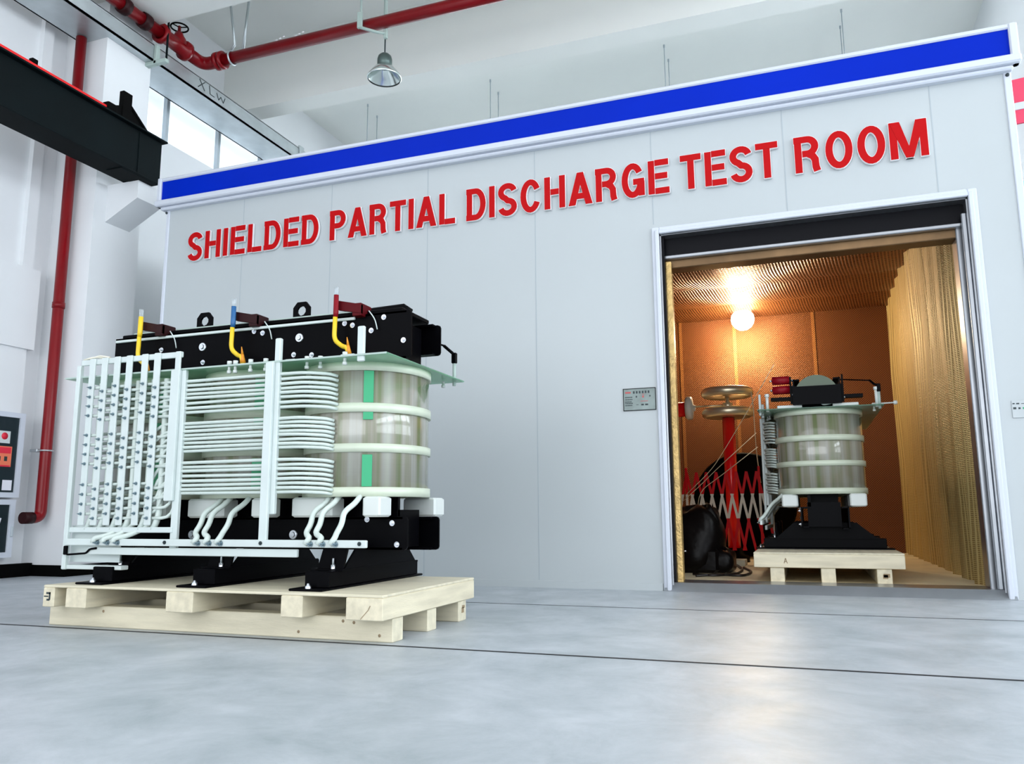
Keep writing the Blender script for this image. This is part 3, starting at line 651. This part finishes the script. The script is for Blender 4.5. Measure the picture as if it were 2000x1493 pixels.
    # lifting lugs
    for x in () if second else (-0.46, 0.25):
        o_ = [(0.055*math.cos(math.radians(22.5+45*k))*1.0, 0.055*math.sin(math.radians(22.5+45*k))) for k in range(8)]
        o_ = [(-0.058, -0.075), (0.058, -0.075), (0.058, 0.02), (0.03, 0.055), (-0.03, 0.055), (-0.058, 0.02)]
        oo = [(0.0, -0.10), (0.058, -0.10), (0.058, -0.02), (0.058, 0.025), (0.03, 0.058), (0, 0.058), (-0.03, 0.058), (-0.058, 0.025), (-0.058, -0.02), (-0.058, -0.10)]
        ii = [(1.35*u, 1.35*v+0.004) for u, v in ((0.0, -0.022), (0.013, -0.018), (0.022, -0.006), (0.022, 0.006), (0.013, 0.018), (0, 0.022), (-0.013, 0.018), (-0.022, 0.006), (-0.022, -0.006), (-0.013, -0.018))]
        MB().ringplate(oo, ii, -0.007, 0.007).build('lifting_lug', 'black', T, (x+0.0, -0.05, Z(1.79)))
    # top rails
    if not second: MB().bbox(-1.02, 0.70, -0.20, -0.186, Z(1.668), Z(1.684), 0.003).build('fibre_rail', 'fibre', T)
    if not second: MB().bbox(-0.98, 0.62, -0.10, -0.07, Z(1.722), Z(1.748), 0.003).build('fibre_rail', 'greenrail', T)
    if not second: MB().bbox(-1.0, 0.98, -0.165, 0.17, Z(1.697), Z(1.722), 0.004).tube([(0.45, -0.06, Z(1.735)), (0.80, -0.06, Z(1.745)), (0.93, -0.06, Z(1.75)), (0.97, -0.05, Z(1.72))], 0.022, 10).build('top_yoke_cover', 'black', T)
    # terminal arms with cables
    if not second:
        for x, m1, m2, dz in ((-0.76, 'yellow', 'maroon', 0), (-0.07, 'bluesl', 'maroon', 0), (0.62, 'redsl', 'maroonred', 0)):
            arm = MB().prism([(x-0.005, Z(1.775)), (x+0.14, Z(1.742)), (x+0.14, Z(1.692)), (x-0.005, Z(1.722))], -0.24, -0.215)
            arm.bbox(x+0.085, x+0.14, -0.235, -0.12, Z(1.68), Z(1.752), 0.003)
            arm.build('terminal_arm', m2, T)
            MB().tube([(x, -0.265, Z(1.80)), (x, -0.265, Z(1.70)), (x-0.002, -0.265, Z(1.675))], [0.014, 0.015, 0.013], 10).build('phase_sleeve', m1, T)
            MB().tube([(x, -0.265, Z(1.80)), (x, -0.265, Z(1.845))], 0.0125, 10).build('clear_sleeve', 'clear', T)
            MB().tube(bez([(x-0.003, -0.265, Z(1.675)), (x-0.006, -0.265, Z(1.545)), (x+0.06, -0.28, Z(1.500)), (x+0.10, -0.30, Z(1.490)), (x+0.115, -0.30, Z(1.42))], 5), 0.013, 10).build('yellow_cable', 'yellow', T)
            MB().tube([(x+0.105, -0.30, Z(1.50)), (x+0.112, -0.302, Z(1.45))], [0.008, 0.017], 8).tube([(x+0.10, -0.305, Z(1.545)), (x+0.105, -0.30, Z(1.50))], [0.002, 0.008], 6).build('cable_boot', 'orange', T)
            tm = MB()
            if x > -0.9:
                tm.tube(bez([(x+0.17, -0.20, Z(1.71)), (x+0.21, -0.20, Z(1.66)), (x+0.225, -0.20, Z(1.60))], 3), 0.0035, 5); tm.build('thin_wire', 'fibre', T)
        MB().tube(bez([(-0.99, -0.40, Z(1.52)), (-0.93, -0.40, Z(1.545)), (-0.85, -0.39, Z(1.53))], 3), 0.006, 6).tube(bez([(-1.02, -0.42, Z(1.52)), (-0.95, -0.40, Z(1.54)), (-0.83, -0.38, Z(1.515))], 3), 0.006, 6).build('loose_cable', 'ivory', T)
    else:
        # the end facing the door carries two dark red bushings, a green disc and white posts
        for z_, x_ in ((1.655, 0.99), (1.575, 0.97)):
            MB().tube([(x_, -0.35, Z(z_)), (x_, -0.21, Z(z_))], 0.036, 16).build('bushing', 'redsl', T)
            MB().tube([(x_, -0.372, Z(z_)), (x_, -0.35, Z(z_))], 0.010, 8).build('bushing_stud', 'chrome', T)
        MB().box(0.955, 1.01, -0.21, -0.195, Z(1.45), Z(1.68)).box(0.955, 1.01, 0.20, 0.214, Z(1.45), Z(1.68)).build('end_clamp', 'black', T)
        MB().box(1.05, 1.07, -0.19, 0.19, Z(1.43), Z(1.585)).build('end_plate', 'black', T)
        MB().box(0.90, 0.98, -0.37, 0.36, Z(1.485), Z(1.512)).build('cross_bar', 'black', T)
        MB().box(0.985, 1.005, -0.195, 0.20, Z(1.44), Z(1.60)).build('end_plate', 'black', T)
        MB().prism([(0.0+0.175*math.cos(math.radians(a)), Z(1.505)+0.175*math.sin(math.radians(a))) for a in range(5, 176, 10)], 1.03, 1.045, 'x').build('green_disc', 'greendark', T)
        for ya in (-0.32, 0.12): MB().bbox(0.80, 1.03, ya, ya+0.20, Z(1.409), Z(1.435), 0.004).build('white_pad', 'block', T)
        for (yy, zz) in ((0.46, 1.545), (-0.40, 1.53)):
            MB().tube([(1.0, yy, Z(zz)), (1.0, yy, Z(1.39))], 0.013, 10).lathe([(0.02, -0.012), (0.02, 0.012)], (1.0, yy, Z(zz)), 10).build('white_post', 'block', T)
        MB().tube([(1.0, 0.42, Z(1.415)), (1.0, 0.60, Z(1.42))], 0.006, 8).lathe([(0.0, 0.58), (0.017, 0.585), (0.017, 0.61), (0, 0.615)], (1.0, 0.0, Z(1.42)), 12, 'y').build('insulated_rod', 'block', T)
        MB().tube(bez([(1.02, 0.02, Z(1.47)), (1.03, 0.04, Z(1.425)), (1.0, 0.12, Z(1.44)), (0.98, 0.22, Z(1.49))], 4), 0.008, 7).build('loose_cable', 'block', T)
    return T
T1 = make_transformer('large dry-type transformer with white tap bars on the pallet in the hall', (-3.01, -2.385, 0.228), 0)
T2 = make_transformer('second transformer seen end-on inside the copper lined test room', (0.125, 1.80, 0.278), -math.pi/2, True)
p2 = make_pallet('pale wooden pallet under the transformer inside the test room', (0.045, 1.48, 0.05), -math.pi/2, None)
# stencilled letter A and a dark smudge on the pallet end that faces the door
la = MB()
for P in ([(0, 0), (.006, 0), (.018, .04), (.012, .04)], [(.03, 0), (.024, 0), (.012, .04), (.018, .04)], [(.007, .012), (.023, .012), (.022, .017), (.008, .017)]): la.prism([(1.1005, 0) for _ in P] and [( -0.25+u, 0.145+v) for u, v in P], 1.0795, 1.0815, 'x')
la.build('stencil_letter', 'wooddark', p2)
MB().box(1.0695, 1.072, 0.455, 0.49, 0.04, 0.07).box(1.0695, 1.072, 0.46, 0.505, 0.05, 0.078).build('ink_mark', 'wooddark', p2)

# ------------------------------------------------------------------ inside the test room
hv = thing('high_voltage_electrode', 'red vertical insulator column carrying two stacked silver discs', 'high voltage divider', (-0.79, 3.0, 0.05))
MB().tube([(0, 0, 0.14), (0, 0, 1.60)], 0.068, 24).build('red_column', 'redins', hv)
MB().lathe([(0, 0), (0.16, 0), (0.16, 0.06), (0.10, 0.09), (0.08, 0.15), (0, 0.15)], (0, 0, 0.0), 28).build('column_base', 'black', hv)
for zc in (1.655, 1.885):
    pr = [(0, -0.05), (0.20, -0.05)]+[(0.235+0.055*math.cos(math.radians(a)), 0.055*math.sin(math.radians(a))) for a in range(-80, 91, 15)]+[(0.20, 0.045), (0, 0.03)]
    MB().lathe(pr, (0, 0, zc), 48).build('corona_disc', 'silverdisc', hv)
MB().tube([(0, 0, 1.68), (0, 0, 1.84)], 0.022, 12).lathe([(0.0, 1.70), (0.055, 1.70), (0.055, 1.77), (0.03, 1.775)], (0, 0, 0), 18).build('hub', 'silverdisc', hv)
MB().tube([(-0.36, 0, 1.745), (-0.02, 0, 1.745)], 0.010, 8).build('connecting_rod', 'silverdisc', hv)
MB().tube([(-1.2, 0, 1.72), (-0.45, 0, 1.72)], 0.085, 24).build('horizontal_insulator', 'redins', hv)
MB().lathe([(0, -0.47), (0.12, -0.47), (0.135, -0.45), (0.135, -0.41), (0.12, -0.395), (0.04, -0.385), (0.03, -0.36), (0, -0.36)], (0, 0, 1.73), 28, 'x').build('end_flange', 'ivory', hv)
MB().bbox(-1.6, -1.15, -0.3, 0.3, 0, 1.95, 0.03).build('tank', 'galv', hv)
MB().tube(bez([(0.27, -0.1, 1.87), (0.285, -0.1, 1.70), (0.29, -0.1, 1.2), (0.33, -0.3, 0.85)], 3), 0.006, 6).build('hanging_lead', 'rope', hv)

br = thing('expanding_barrier', 'red and white expanding trellis barrier beside the test room transformer', 'barrier', (-0.83, 2.70, 0.05))
br.scale = (1.03, 1.0, 1.05)
for sgn, yy in ((1, -0.006), (-1, 0.006)):
    for k in range(8):
        x = -0.40+0.103*k
        x0, x1 = x, x+sgn*0.165
        q = [(x0-0.013, 0.93), (x0+0.013, 0.93), (x1+0.013, 0.13), (x1-0.013, 0.13)]
        # clip at the frame ends
        MB().prism(q, yy-0.004, yy+0.004).build('slat', 'slat', br)
for x in (-0.405, 0.345):
    MB().bbox(x-0.012, x+0.012, -0.02, 0.02, 0.0, 0.98, 0.003).build('end_post', 'slat', br)
    MB().bbox(x-0.03, x+0.03, -0.08, 0.08, 0.0, 0.02, 0.004).build('barrier_foot', 'redbright', br)

# black wrapped equipment: lumpy body
def lump(cx, cy, cz, rx, ry, rz_, seed, n=30, m_=20, amp=0.26):
    rr = random.Random(seed); ph = [(rr.uniform(0, 6), rr.randint(2, 5), rr.randint(1, 4)) for _ in range(5)]
    vs = []; fs = []
    for j in range(m_+1):
        v = math.pi*j/m_
        for i in range(n):
            u = 2*math.pi*i/n; d = 1+sum(amp/5*math.sin(a*u+p_)*math.cos(b_*v) for p_, a, b_ in ph)
            x = math.copysign(abs(math.cos(u))**0.7, math.cos(u))*math.sin(v)**0.6 if math.sin(v) > 0 else 0
            y = math.copysign(abs(math.sin(u))**0.7, math.sin(u))*math.sin(v)**0.6 if math.sin(v) > 0 else 0
            vs.append((cx+rx*x*d, cy+ry*y*d, cz+rz_*math.copysign(abs(math.cos(v))**0.8, math.cos(v))*d))
    for j in range(m_):
        for i in range(n): fs.append((j*n+i, j*n+(i+1) % n, (j+1)*n+(i+1) % n, (j+1)*n+i))
    return vs, fs
wr = thing('wrapped_equipment', 'bulky black wrapped machine on the floor just inside the left door jamb', 'covered machine', (-1.0, 1.45, 0.05))
mb = MB(); mb.add(*lump(0.0, 0, 0.29, 0.25, 0.30, 0.30, 4), True); mb.build('wrapped_body', 'tarp', wr)
mb = MB(); mb.add(*lump(0.11, -0.10, 0.36, 0.12, 0.14, 0.24, 21), True); mb.build('wrapped_body', 'tarp', wr)
mb = MB(); mb.add(*lump(0.22, -0.06, 0.10, 0.13, 0.2, 0.11, 12), True); mb.build('wrapped_base', 'tarp', wr)
MB().bbox(-0.24, 0.22, -0.27, 0.25, 0.0, 0.22, 0.03).build('wrapped_base', 'tarp', wr)
MB().tube([(-0.10, -0.36, 0.20), (-0.05, -0.38, 0.20)], 0.008, 8).build('metal_pin', 'chrome', wr)
# cable drum
dr = thing('cable_drum', 'large round black cable drum standing behind the red column', 'cable drum', (-0.74, 4.35, 0.05))
for yy in (-0.22, 0.22):
    MB().lathe([(0, yy-0.02), (0.60, yy-0.02), (0.62, yy), (0.60, yy+0.02), (0, yy+0.02)], (0, 0, 0.66), 48, 'y').build('drum_flange', 'blackflat', dr)
MB().lathe([(0.42, -0.2), (0.46, -0.1), (0.44, 0), (0.46, 0.1), (0.42, 0.2)], (0, 0, 0.66), 40, 'y').build('wound_cable', 'cable', dr)
MB().bbox(-0.35, 0.35, -0.24, 0.24, 0, 0.10, 0.01).build('drum_cradle', 'blackflat', dr)
sk = thing('timber_skid', 'low pale timber skid on the test room floor beneath the red column', 'timber skid', (-0.95, 2.40, 0.05))
for (x0, x1, y0, y1, z0, z1) in ((-0.25, 0.32, -0.15, -0.05, 0, 0.06), (-0.25, 0.32, 0.05, 0.14, 0, 0.06)):
    MB().bbox(x0, x1, y0, y1, z0, z1, 0.004).build('skid_board', 'wood', sk)
MB().bbox(-0.10, 0.0, -0.16, 0.15, 0.06, 0.10, 0.004).build('cross_board', 'woody', sk)
for i, (pts, lb) in enumerate((
    ([(-0.93, 0.75, 0.06), (-0.75, 0.95, 0.062), (-0.55, 0.85, 0.06), (-0.50, 1.3, 0.06), (-0.62, 1.9, 0.06)], 'black cable snaking over the floor in front of the wrapped machine'),
    ([(-0.98, 0.95, 0.06), (-0.80, 0.80, 0.06), (-0.62, 1.05, 0.06), (-0.60, 1.6, 0.06), (-0.72, 2.3, 0.06)], 'black cable curving behind the first floor cable to the skid'))):
    tag(MB().tube(bez(pts, 6), 0.011, 8).build('floor_cable', 'cable'), lb, 'cable')
# thin test leads in the air
leads = [([(-0.21, 1.1, 1.90), (-0.55, 1.6, 1.45), (-0.88, 1.95, 1.02), (-1.15, 2.0, 0.78)], 'pale test lead running from the red bushing down past the red column'),
         ([(-0.40, 1.2, 1.30), (-0.80, 1.7, 1.02), (-1.0, 1.9, 0.86), (-1.2, 2.0, 0.70)], 'pale test lead crossing low in front of the drum toward the left jamb'),
         ([(-0.40, 1.3, 1.18), (-0.76, 1.75, 0.96), (-1.02, 1.95, 0.80), (-1.06, 2.0, 0.55)], 'lowest thin test lead dropping to the end of the barrier')]
for pts, lb in leads:
    tag(MB().tube(bez(pts, 4), 0.0035, 5).build('test_lead', 'rope'), lb, 'cable')
# wall bulb
bl = thing('bulkhead_lamp', 'bright glowing round bulb high on the back wall of the test room', 'lamp', (-0.70, 5.03, 3.25))
MB().lathe([(0, -0.16), (0.06, -0.148), (0.113, -0.113), (0.148, -0.06), (0.16, 0), (0.148, 0.06), (0.113, 0.1), (0.04, 0.12)], n=28).build('bulb', 'bulb', bl)
MB().tube([(0, 0, 0.115), (0, 0, 0.18)], 0.035, 12).build('lamp_holder', 'ivory', bl)
for sg in (1,):
    MB().tube([(0, 0.36, 0.02), (0, 0.12, 0.02)], 0.012, 8).build('wall_arm', 'ivory', bl)

# ------------------------------------------------------------------ crane runway beam
cr = thing('crane_runway_beam', 'dark green steel crane runway beam along the left wall', 'crane beam', (-6.5, -3, 4.18))
Y0, Y1 = -4.5, 3.18
MB().box(-0.012, 0.012, Y0, Y1, 0.015, 0.50).build('web', 'crane', cr)
MB().bbox(-0.30, 0.02, Y0, Y1, 0.0, 0.018, 0.003).build('bottom_flange', 'crane', cr)
MB().bbox(-0.18, 0.07, Y0, Y1+0.03, 0.485, 0.505, 0.003).build('top_flange', 'crane', cr)
MB().bbox(-0.03, 0.03, Y0, 2.5, 0.505, 0.555, 0.006).build('red_conductor_rail', 'redbright', cr)
MB().bbox(-0.2, 0.015, 2.66, 3.16, -0.012, 0.02, 0.004).box(0.012, 0.018, 2.86, 2.88, 0.02, 0.49).build('bearing_plate', 'crane', cr)
st = MB(); st.bbox(-0.03, 0.03, 2.60, 2.72, 0.50, 0.82, 0.004); st.prism([(2.42, 0.505), (2.95, 0.505), (2.70, 0.66), (2.62, 0.66), (2.45, 0.58)], -0.02, 0.02, 'x')
st.tube([(0.03, 2.93, 0.51), (0.0, 2.70, 0.72)], 0.018, 8).bbox(-0.05, 0.05, 2.40, 2.52, 0.505, 0.60, 0.01).build('end_stop', 'blackflat', cr)
for y in (0.75, 1.55): MB().bbox(-0.02, 0.03, y, y+0.06, 0.55, 0.60, 0.004).build('rail_clip', 'blackflat', cr)

# cable tray with trapeze hanger
tr = thing('cable_tray', 'long galvanised cable tray running along the left wall under the ceiling', 'cable tray', (-7.1, 0, 5.85))
MB().box(-0.28, 0.22, -5, 0.40, 0, 0.02).box(0.20, 0.22, -5, 6.5, 0, 0.20).box(-0.28, -0.26, -5, 6.5, 0, 0.20).box(-0.28, 0.22, 0.40, 6.5, 0, 0.02).box(-0.28, 0.22, -5, 6.5, 0.19, 0.205).build('tray_body', 'galv', tr)
MB().bbox(-0.34, 0.40, 0.36, 0.42, -0.045, 0, 0.004).bbox(0.22, 0.26, 0.36, 0.42, -0.04, 0.20, 0.004).build('hanger_bracket', 'greenrail', tr)
MB().tube([(0.385, 0.39, -0.04), (0.385, 0.39, 0.75)], 0.012, 8).build('hanger_rod', 'crane', tr)
MB().bbox(0.205, 0.24, 3.25, 3.36, -0.02, 0.24, 0.004).build('hanger_bracket', 'galv', tr)
mk = MB()
for a, b_ in (((1.10, .06), (1.22, .18)), ((1.22, .06), (1.12, .18)), ((1.30, .18), (1.32, .07)), ((1.32, .07), (1.40, .07)), ((1.44, .15), (1.48, .07)), ((1.48, .07), (1.52, .13)), ((1.52, .13), (1.57, .07)), ((1.57, .07), (1.60, .15))):
    mk.tube([(0.2205, a[0], a[1]), (0.2205, b_[0], b_[1])], 0.006, 5)
mk.build('marker_scrawl', 'ink', tr)

# ------------------------------------------------------------------ red sprinkler pipework
pz, px, py = 6.2, -6.84, 1.09
rp = thing('fire_main_pipe', 'red fire main pipe under the ceiling, turning a corner with a valve', 'pipe', (px, py, pz))
MB().tube([(0.02, -6.5, 0), (0.02, -0.72, 0)], 0.072, 18).build('pipe_run', 'redpipe', rp)
MB().tube([(0.33, 0.02, 0), (6.9, 0.02, 0)], 0.072, 18).build('pipe_run', 'redpipe', rp)
MB().tube(bez([(0.02, -0.25, 0), (0.02, 0.02, 0), (0.28, 0.02, 0)], 8), 0.078, 18).lathe([(0.078, 0.22), (0.11, 0.22), (0.11, 0.27), (0.078, 0.27)], (0, 0.02, 0), 18, 'x').lathe([(0.078, 0.29), (0.11, 0.29), (0.11, 0.33), (0.072, 0.33)], (0, 0.02, 0), 18, 'x').build('elbow', 'redpipe', rp)
va = MB().lathe([(0.078, -0.72), (0.12, -0.72), (0.12, -0.67), (0.085, -0.66), (0.085, -0.34), (0.12, -0.33), (0.12, -0.28), (0.078, -0.27)], (0.02, 0, 0), 18, 'y')
va.lathe([(0.10, 0.0), (0.085, 0.09), (0.06, 0.13), (0.045, 0.17), (0.02, 0.18), (0.018, 0.26), (0, 0.265)], (0.02, -0.42, 0.0), 16); va = va.build('gate_valve', 'redpipe', rp)
hw = MB()
hw.tube([(0.02+0.10*math.cos(a*math.pi/12), -0.42+0.10*math.sin(a*math.pi/12), 0.245) for a in range(25)], 0.010, 8)
for a in (0.3, 2.4, 4.5): hw.tube([(0.02, -0.42, 0.245), (0.02+0.10*math.cos(a), -0.42+0.10*math.sin(a), 0.245)], 0.007, 6)
hw.build('handwheel', 'blackflat', va)
for y in (-0.95, -1.25, -1.75):
    MB().lathe([(0.072, y-0.05), (0.09, y-0.05), (0.095, y-0.02), (0.095, y+0.02), (0.09, y+0.05), (0.072, y+0.05)], (0.02, 0, 0), 16, 'y').build('coupling', 'maroon', rp)
for (hx, hy) in ((0.02, -1.05), (0.02, -1.65)):
    MB().tube([(hx-0.02, hy, 0.07), (hx-0.02, hy, 1.08)], 0.016, 6).build('hanger_rod', 'greenrail', rp)
hg = MB().tube([(0.42, 0.02, 0.085), (0.52, -0.02, 0.14), (0.42, -0.10, 1.08)], 0.016, 6).tube([(0.60, 0.04, 0.10), (0.66, 0.06, 1.08)], 0.016, 6)
hg.tube([(0.46+0.0*k, 0.02+0.085*math.cos(k*math.pi/8), 0.085*math.sin(k*math.pi/8)) for k in range(17)], 0.012, 6); hg.build('hanger_bracket', 'galv', rp)
hg = MB().tube([(2.35, -0.10, 0.10), (2.35, -0.10, 1.09)], 0.013, 6).tube([(2.57, 0.08, 0.10), (2.57, 0.08, 1.09)], 0.022, 6).bbox(2.31, 2.37, -0.12, -0.09, -0.10, 0.10, 0.004).tube([(2.34, -0.11, -0.09), (2.50, 0.0, -0.12), (2.58, 0.06, -0.12)], 0.018, 6).bbox(2.56, 2.60, 0.05, 0.09, -0.18, 0.12, 0.004)
hg.build('hanger_bracket', 'greenrail', rp)
for x in (1.15, 1.42):
    lt = MB()
    for k in range(3): lt.box(x+0.05*k, x+0.05*k+0.03, -0.054, -0.05, 0.035+0.012*k, 0.05+0.012*k)
    lt.build('flaking_spot', 'white_edge', rp)
# high bay lamp
hl = thing('high_bay_lamp', 'silver high bay lamp hanging below the red pipe', 'lamp', (-4.26, 1.15, 5.55))
MB().lathe([(0.19, -0.035), (0.198, -0.03), (0.19, -0.005), (0.15, 0.05), (0.09, 0.12), (0.08, 0.125), (0.085, 0.115), (0.145, 0.04), (0.185, -0.02)], n=36).build('reflector', 'lampmetal', hl)
MB().lathe([(0, 0.27), (0.05, 0.265), (0.075, 0.24), (0.085, 0.20), (0.085, 0.13), (0.07, 0.115), (0, 0.115)], n=20).build('housing', 'lampdark', hl)
MB().tube([(0, 0, 0.26), (0, 0, 0.455)], 0.008, 6).build('suspension_rod', 'ink', hl)
# vertical red riser pipe
rs = thing('riser_pipe', 'vertical dark red riser pipe standing against the left wall column', 'pipe', (-7.27, -0.285, 0.58))
MB().tube(bez([(0, -0.17, 0), (0, 0, 0), (0, 0, 0.3), (0, 0, 5.26)], 6), 0.055, 18).build('pipe_run', 'redpipe', rs)
MB().tube([(0, -0.20, 0), (0, -0.09, 0)], 0.058, 16).build('end_coupling', 'maroon', rs)
MB().bbox(-0.12, -0.02, -0.09, 0.05, 0.66, 0.69, 0.004).tube([(0.062*math.cos(a*math.pi/8), 0.062*math.sin(a*math.pi/8), 0.675) for a in range(17)], 0.008, 6).build('pipe_clamp', 'galv', rs)
for z in (2.2, 4.0): MB().lathe([(0.055, z-0.03), (0.062, z-0.03), (0.062, z+0.03), (0.055, z+0.03)], n=16).build('coupling', 'redpipe', rs)

# hanging rods above the booth roof
for i, (x, y, z1, lb) in enumerate(((-4.27, 4.50, 3.86, 'front'), (-4.29, 4.90, 3.86, 'rear'), (-1.56, 4.50, 3.86, 'front'), (-1.56, 4.90, 3.86, 'rear'), (0.83, 4.50, 3.86, 'front'), (0.83, 4.90, 3.86, 'rear'), (-7.0, 4.50, 3.9, 'front'), (-7.05, 4.90, 3.9, 'rear'))):
    where = {-4.27: 'middle left pair', -4.29: 'middle left pair', -1.56: 'middle right pair', 0.83: 'rightmost pair', -7.0: 'leftmost pair', -7.05: 'leftmost pair'}[x]
    if x < -6.5: x += 0.55
    o = thing('suspension_rod', 'thin grey ceiling rod, %s one of the %s' % (lb, where), 'rod', (x, y, z1), group='thin rods above the blue band')
    MB().tube([(0, 0, 0), (0, 0, 7.3-z1)], 0.007, 6).build('rod', 'frame', o); MB().lathe([(0.0, 7.26-z1), (0.013, 7.26-z1), (0.013, 7.3-z1)], n=10).build('anchor_cup', 'frame', o)

# ------------------------------------------------------------------ cabinets on the left wall
def cabinet(name, label, y0, y1, z0, z1, cat):
    t = thing(name, label, cat, (WX+0.10, (y0+y1)/2, z0)); h = (y1-y0)/2; H_ = z1-z0
    MB().box(0, 0.09, -h, h, 0, H_).build('case', 'trimwhite', t)
    fr = MB(); fr.ringplate([(-h, 0), (h, 0), (h, H_), (-h, H_)], [(-h+0.055, 0.05), (h-0.055, 0.05), (h-0.055, H_-0.05), (-h+0.055, H_-0.05)], 0.0895, 0.115, 'x')
    fr.build('door_frame', 'trimwhite', t)
    MB().box(0.09, 0.098, -h+0.05, h-0.05, 0.05, H_-0.05).build('glass_pane', 'glassdark', t)
    return t, h, H_
t, h, H_ = cabinet('fire_hose_cabinet', 'white framed fire cabinet with dark glass and red stickers on the left wall', -1.41, -0.45, 0.78, 1.62, 'cabinet')
MB().box(0.098, 0.100, -h+0.1, h-0.14, 0.53, 0.65).build('pale_sticker', 'posterpale', t)
MB().lathe([(0, 0.1015), (0.035, 0.1015), (0.035, 0.099)], (0, h-0.20, 0.60), 14, 'x').build('round_emblem', 'posterred', t)
s_ = MB().box(0.098, 0.101, -h+0.1, h-0.11, 0.30, 0.50).build('red_sticker', 'postersalmon', t)
MB().box(0.101, 0.102, -h+0.1, h-0.12, 0.30, 0.315).box(0.101, 0.102, -h+0.1, h-0.12, 0.43, 0.49).build('sticker_border', 'posterred', s_)
for y in (h-0.17, h-0.24): MB().box(0.101, 0.1025, y-0.016, y+0.016, 0.355, 0.40).build('sticker_figure', 'ink', s_)
MB().box(0.098, 0.101, h-0.40, h-0.23, 0.19, 0.27).build('small_sign', 'band', t)
MB().box(0.098, 0.101, h-0.18, h-0.08, 0.07, 0.17).build('white_tag', 'tag', t)
t, h, H_ = cabinet('floor_cabinet', 'white framed dark glass cabinet near the floor under the fire cabinet', -1.44, -0.475, 0.20, 0.76, 'cabinet')
MB().prism([(h-0.25, 0.40), (h-0.13, 0.38), (h-0.16, 0.25), (h-0.27, 0.27)], 0.098, 0.102, 'x').build('white_tag', 'tag', t)
MB().bbox(0.115, 0.135, h-0.035, h-0.015, 0.20, 0.30, 0.003).build('latch', 'frame', t)

# ------------------------------------------------------------------ beyond the booth's right end
bn = thing('red_banner', 'red and white slanted banner beyond the right end of the booth', 'banner', (2.75, 3.16, 4.9))
MB().prism([(-0.95, -0.22), (-0.62, 0.30), (0.9, 0.45), (0.9, -0.1)], -0.03, 0).build('banner_cloth', 'pinkred', bn)
MB().prism([(-0.9, -0.06), (-0.88, 0.02), (0.9, 0.12), (0.9, 0.04)], -0.045, -0.03).prism([(-0.48, 0.29), (-0.40, 0.30), (-0.68, -0.2), (-0.76, -0.2)], -0.045, -0.03).build('white_stripe', 'trimwhite', bn)
MB().prism([(-0.75, -1.3), (-0.70, -1.3), (0.4, 0.0), (0.3, 0.0)], -0.02, 0).build('cyan_stripe', 'cyan', bn)
